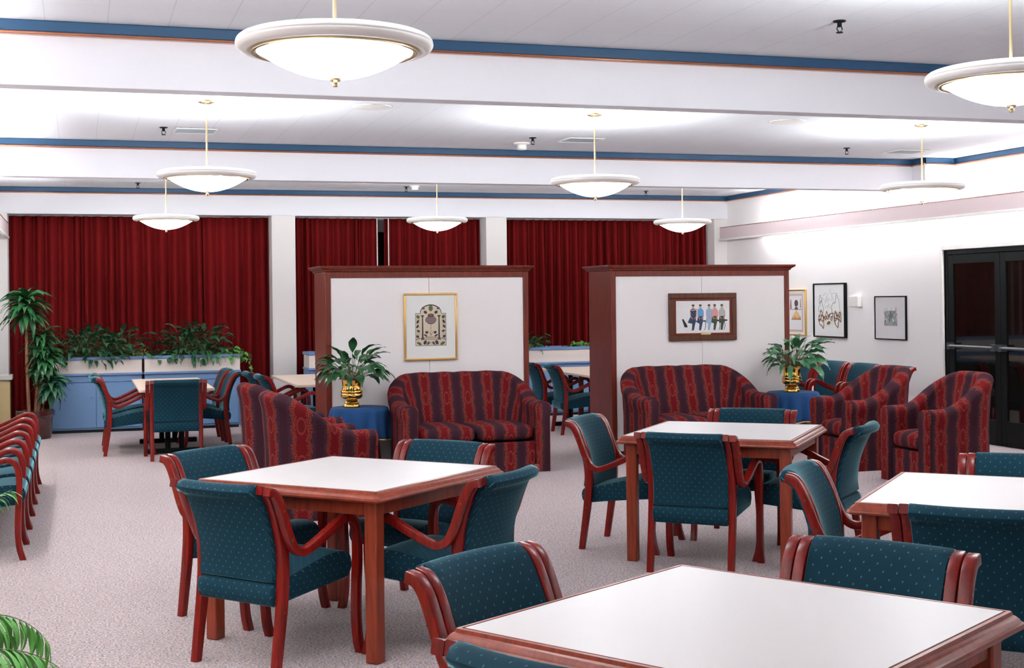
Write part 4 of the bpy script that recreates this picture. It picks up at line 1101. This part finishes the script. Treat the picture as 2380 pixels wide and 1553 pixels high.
def art_people(t, w, h, y):
    a = Art(y - .001); names = ['white', 'navy', 'blue', 'pale', 'pink', 'grey', 'skin', 'olive', 'black', 'tan']
    WH, NV, BL, PL, PK, GY, SK, OL, BK, TN = range(10)
    x0, x1, z0, z1 = w*.135, w*.895, h*.20, h*.80; W = x1 - x0; H = z1 - z0
    def P(u, v): return (x0 + u*W, z0 + (1 - v)*H)
    a.poly([(x0, z0), (x1, z0), (x1, z1), (x0, z1)], WH)
    a.poly([P(.22, .64), P(.94, .60), P(.97, .63), P(.94, .66), P(.22, .68)], BK)
    for u in (.27, .52, .60, .80, .90): a.line([P(u, .66), P(u + .015, .82), P(u - .01, .97)], .006, BK)
    a.poly([P(.07, .58), P(.10, .57), P(.17, .78), P(.18, .86), P(.12, .86)], BK)
    figs = [(.29, .15, .36, NV, NV, -.04), (.43, .08, .30, BL, NV, 0), (.60, .10, .36, PL, PL, .0), (.71, .12, .34, PK, OL, 0), (.85, .06, .30, GY, OL, .01)]
    for u, hv, sh, top, leg, dx in figs:
        a.poly([P(u - .045, .62), P(u - .06, .28), P(u - .03, .21), P(u + .035, .21), P(u + .065, .30), P(u + .05, .62)], top)
        a.poly([P(u - .05, .48), P(u + .05, .48), P(u + .05, .66), P(u + .03, .80), P(u + .01, .97), P(u - .03, .97), P(u - .02, .74), P(u - .07 + dx, .70)], leg)
        a.oval(*P(u, .15), W*.022, H*.065, SK); a.oval(*P(u, .095), W*.028, H*.035, OL)
        a.line([P(u - .055, .32), P(u - .05, .48), P(u - .01, .58)], .008, SK); a.line([P(u + .06, .32), P(u + .06, .48), P(u + .02, .58)], .008, SK)
    a.line([P(.25, .27), P(.37, .24)], .012, SK)
    a.build('print', [ink[n_] for n_ in names], t)
    box('name_plate', M['palebrass'], w*.465, w*.61, y - .009, y, h*.125, h*.175, t)
    b = MB(); e = .022; fw = .055
    for q in ((fw, w - fw, h - fw - e, h - fw), (fw, w - fw, fw, fw + e), (fw, fw + e, fw + e, h - fw - e), (w - fw - e, w - fw, fw + e, h - fw - e)): b.box(q[0], q[1], y - .006, y + .002, q[2], q[3])
    b.build('inner_frame', M['panelwood'], t, bevel=.003)
def art_lines(t, w, h, y):
    a = Art(y); rnd = random.Random(8); names = ['gl', 'brown', 'olive']
    def blob(cx, cz, r, m_, wd, n=12, wob=.35):
        pts = []
        for k in range(n + 1):
            q = 2*pi*(k % n)/n; rr = r*(1 + wob*sin(3*q + cx*90) + .2*sin(5*q)); pts.append((cx + rr*cos(q), cz + rr*1.15*sin(q)))
        a.line(pts, wd, m_)
    for cx, cz, r in ((.36, .74, .06), (.52, .76, .07), (.66, .74, .075), (.42, .62, .06), (.50, .50, .07)): blob(w*cx, h*cz, w*r, 0, .0025)
    for cx, cz, r in ((.72, .56, .13), (.24, .55, .075), (.22, .70, .05)): blob(w*cx, h*cz, w*r, 2, .005)
    for cx, cz, r in ((.24, .38, .07), (.42, .39, .05), (.56, .39, .05), (.70, .40, .05), (.82, .38, .06), (.26, .29, .08), (.74, .28, .06)): blob(w*cx, h*cz, w*r, 1, .012, 11)
    for k in range(9): a.oval(w*(.18 + .08*k), h*(.385 + .02*sin(k*2)), w*.022, h*.02, 1, 8, k)
    a.oval(w*.48, h*.27, w*.06, h*.03, 1, 9, .3)
    a.build('print', [ink[n_] for n_ in names], t)
def art_scribble(t, w, h, y):
    a = Art(y); rnd = random.Random(12); names = ['olive', 'gl', 'white']
    x0, x1, z0, z1 = w*.30, w*.72, h*.32, h*.73
    a.poly([(x0, z0), (x1, z0), (x1, z1 - .03), (x0 + .02, z1 - .04)], 1)
    for k in range(70):
        px, pz = rnd.uniform(x0, x1), rnd.uniform(z0, z1); an = rnd.uniform(.6, 2.4); L_ = rnd.uniform(.02, .06)
        q = (pz - z0)/(z1 - z0)
        ex = min(x1, max(x0, px + L_*cos(an))); ez = min(z1, max(z0, pz + L_*sin(an)))
        a.line([(px, pz), ((px+ex)/2 + .006, (pz+ez)/2), (ex, ez)], rnd.uniform(.003, .009) * (1.2 - .6*q), 0 if rnd.random() < .72 - .2*q else 2)
    a.build('print', [ink[n_] for n_ in names], t)
def art_poster(t, w, h, y):
    a = Art(y); names = ['white', 'purple', 'brown', 'peach', 'rust', 'tan']
    x0, x1, z0, z1 = w*.16, w*.84, h*.13, h*.86
    a.poly([(x0 - .03, z0 - .03), (x1 + .03, z0 - .03), (x1 + .03, z1 + .03), (x0 - .03, z1 + .03)], 5)
    a.poly([(x0, z0), (x1, z0), (x1, z1), (x0, z1)], 0)
    cx = (x0+x1)/2 + .07
    a.oval(cx, h*.70, w*.08, h*.075, 1); a.poly([(cx - .03, h*.62), (cx + .03, h*.62), (cx + .045, h*.57), (cx - .045, h*.57)], 1)
    a.line([(x0, h*.565), (x1, h*.565)], .006, 1)
    a.poly([(cx - .14, h*.34), (cx + .12, h*.34), (cx + .07, h*.47), (cx, h*.56), (cx - .07, h*.47)], 3)
    for k in range(6): a.poly([(cx - .12 + .04*k, h*.34), (cx - .09 + .04*k, h*.34), (cx - .1 + .04*k, h*(.40 + .02*(k % 3)))], 4)
    a.poly([(cx + .10, h*.60), (cx + .12, h*.60), (cx + .115, h*.80), (cx + .105, h*.80)], 2); a.poly([(cx - .16, h*.58), (cx - .12, h*.58), (cx - .13, h*.78), (cx - .15, h*.78)], 4)
    a.build('print', [ink[n_] for n_ in names], t)
picture('gold-framed print of an arched ornamental window, hung on the left divider', .517, .636, (2.909, 12.461, .984), 0, M['goldframe'], .020, .028, M['mat'], art_window)
picture('dark wood framed picture of five people on a bench, hung on the right divider', .749, .480, (5.626, 12.461, 1.114), 0, M['darkframe'], .055, .035, M['mat'], art_people)
# right wall: front faces -X ; local +x runs toward -Y world
RZ = -pi/2
def rp(*a, **k): return picture(*a, **k)
rp('gold-framed poster on the right wall, half hidden by the right divider', .62, .60, (XR, 16.02, 1.04), RZ, M['goldframe'], .018, .03, M['mat'], art_poster)
rp('tall dark-framed print of outlined shapes on the right wall', .74, .675, (XR, 15.18, 1.035), RZ, M['black'], .016, .045, M['mat'], art_lines)
rp('smaller dark-framed sketch on the right wall nearest the door', .63, .505, (XR, 13.82, 1.038), RZ, M['black'], .013, .025, M['greymat'], art_scribble)
t = thing('wall_thermostat', 'white thermostat box and plate on the right wall between two pictures', 'thermostat', (XR, 14.22, 1.42))
box('plate', M['plastic'], -.012, 0, .0, .16, .0, .125, t, bevel=.003); box('housing', M['plastic'], -.06, 0, -.10, .0, -.005, .13, t, bevel=.008, bseg=3)
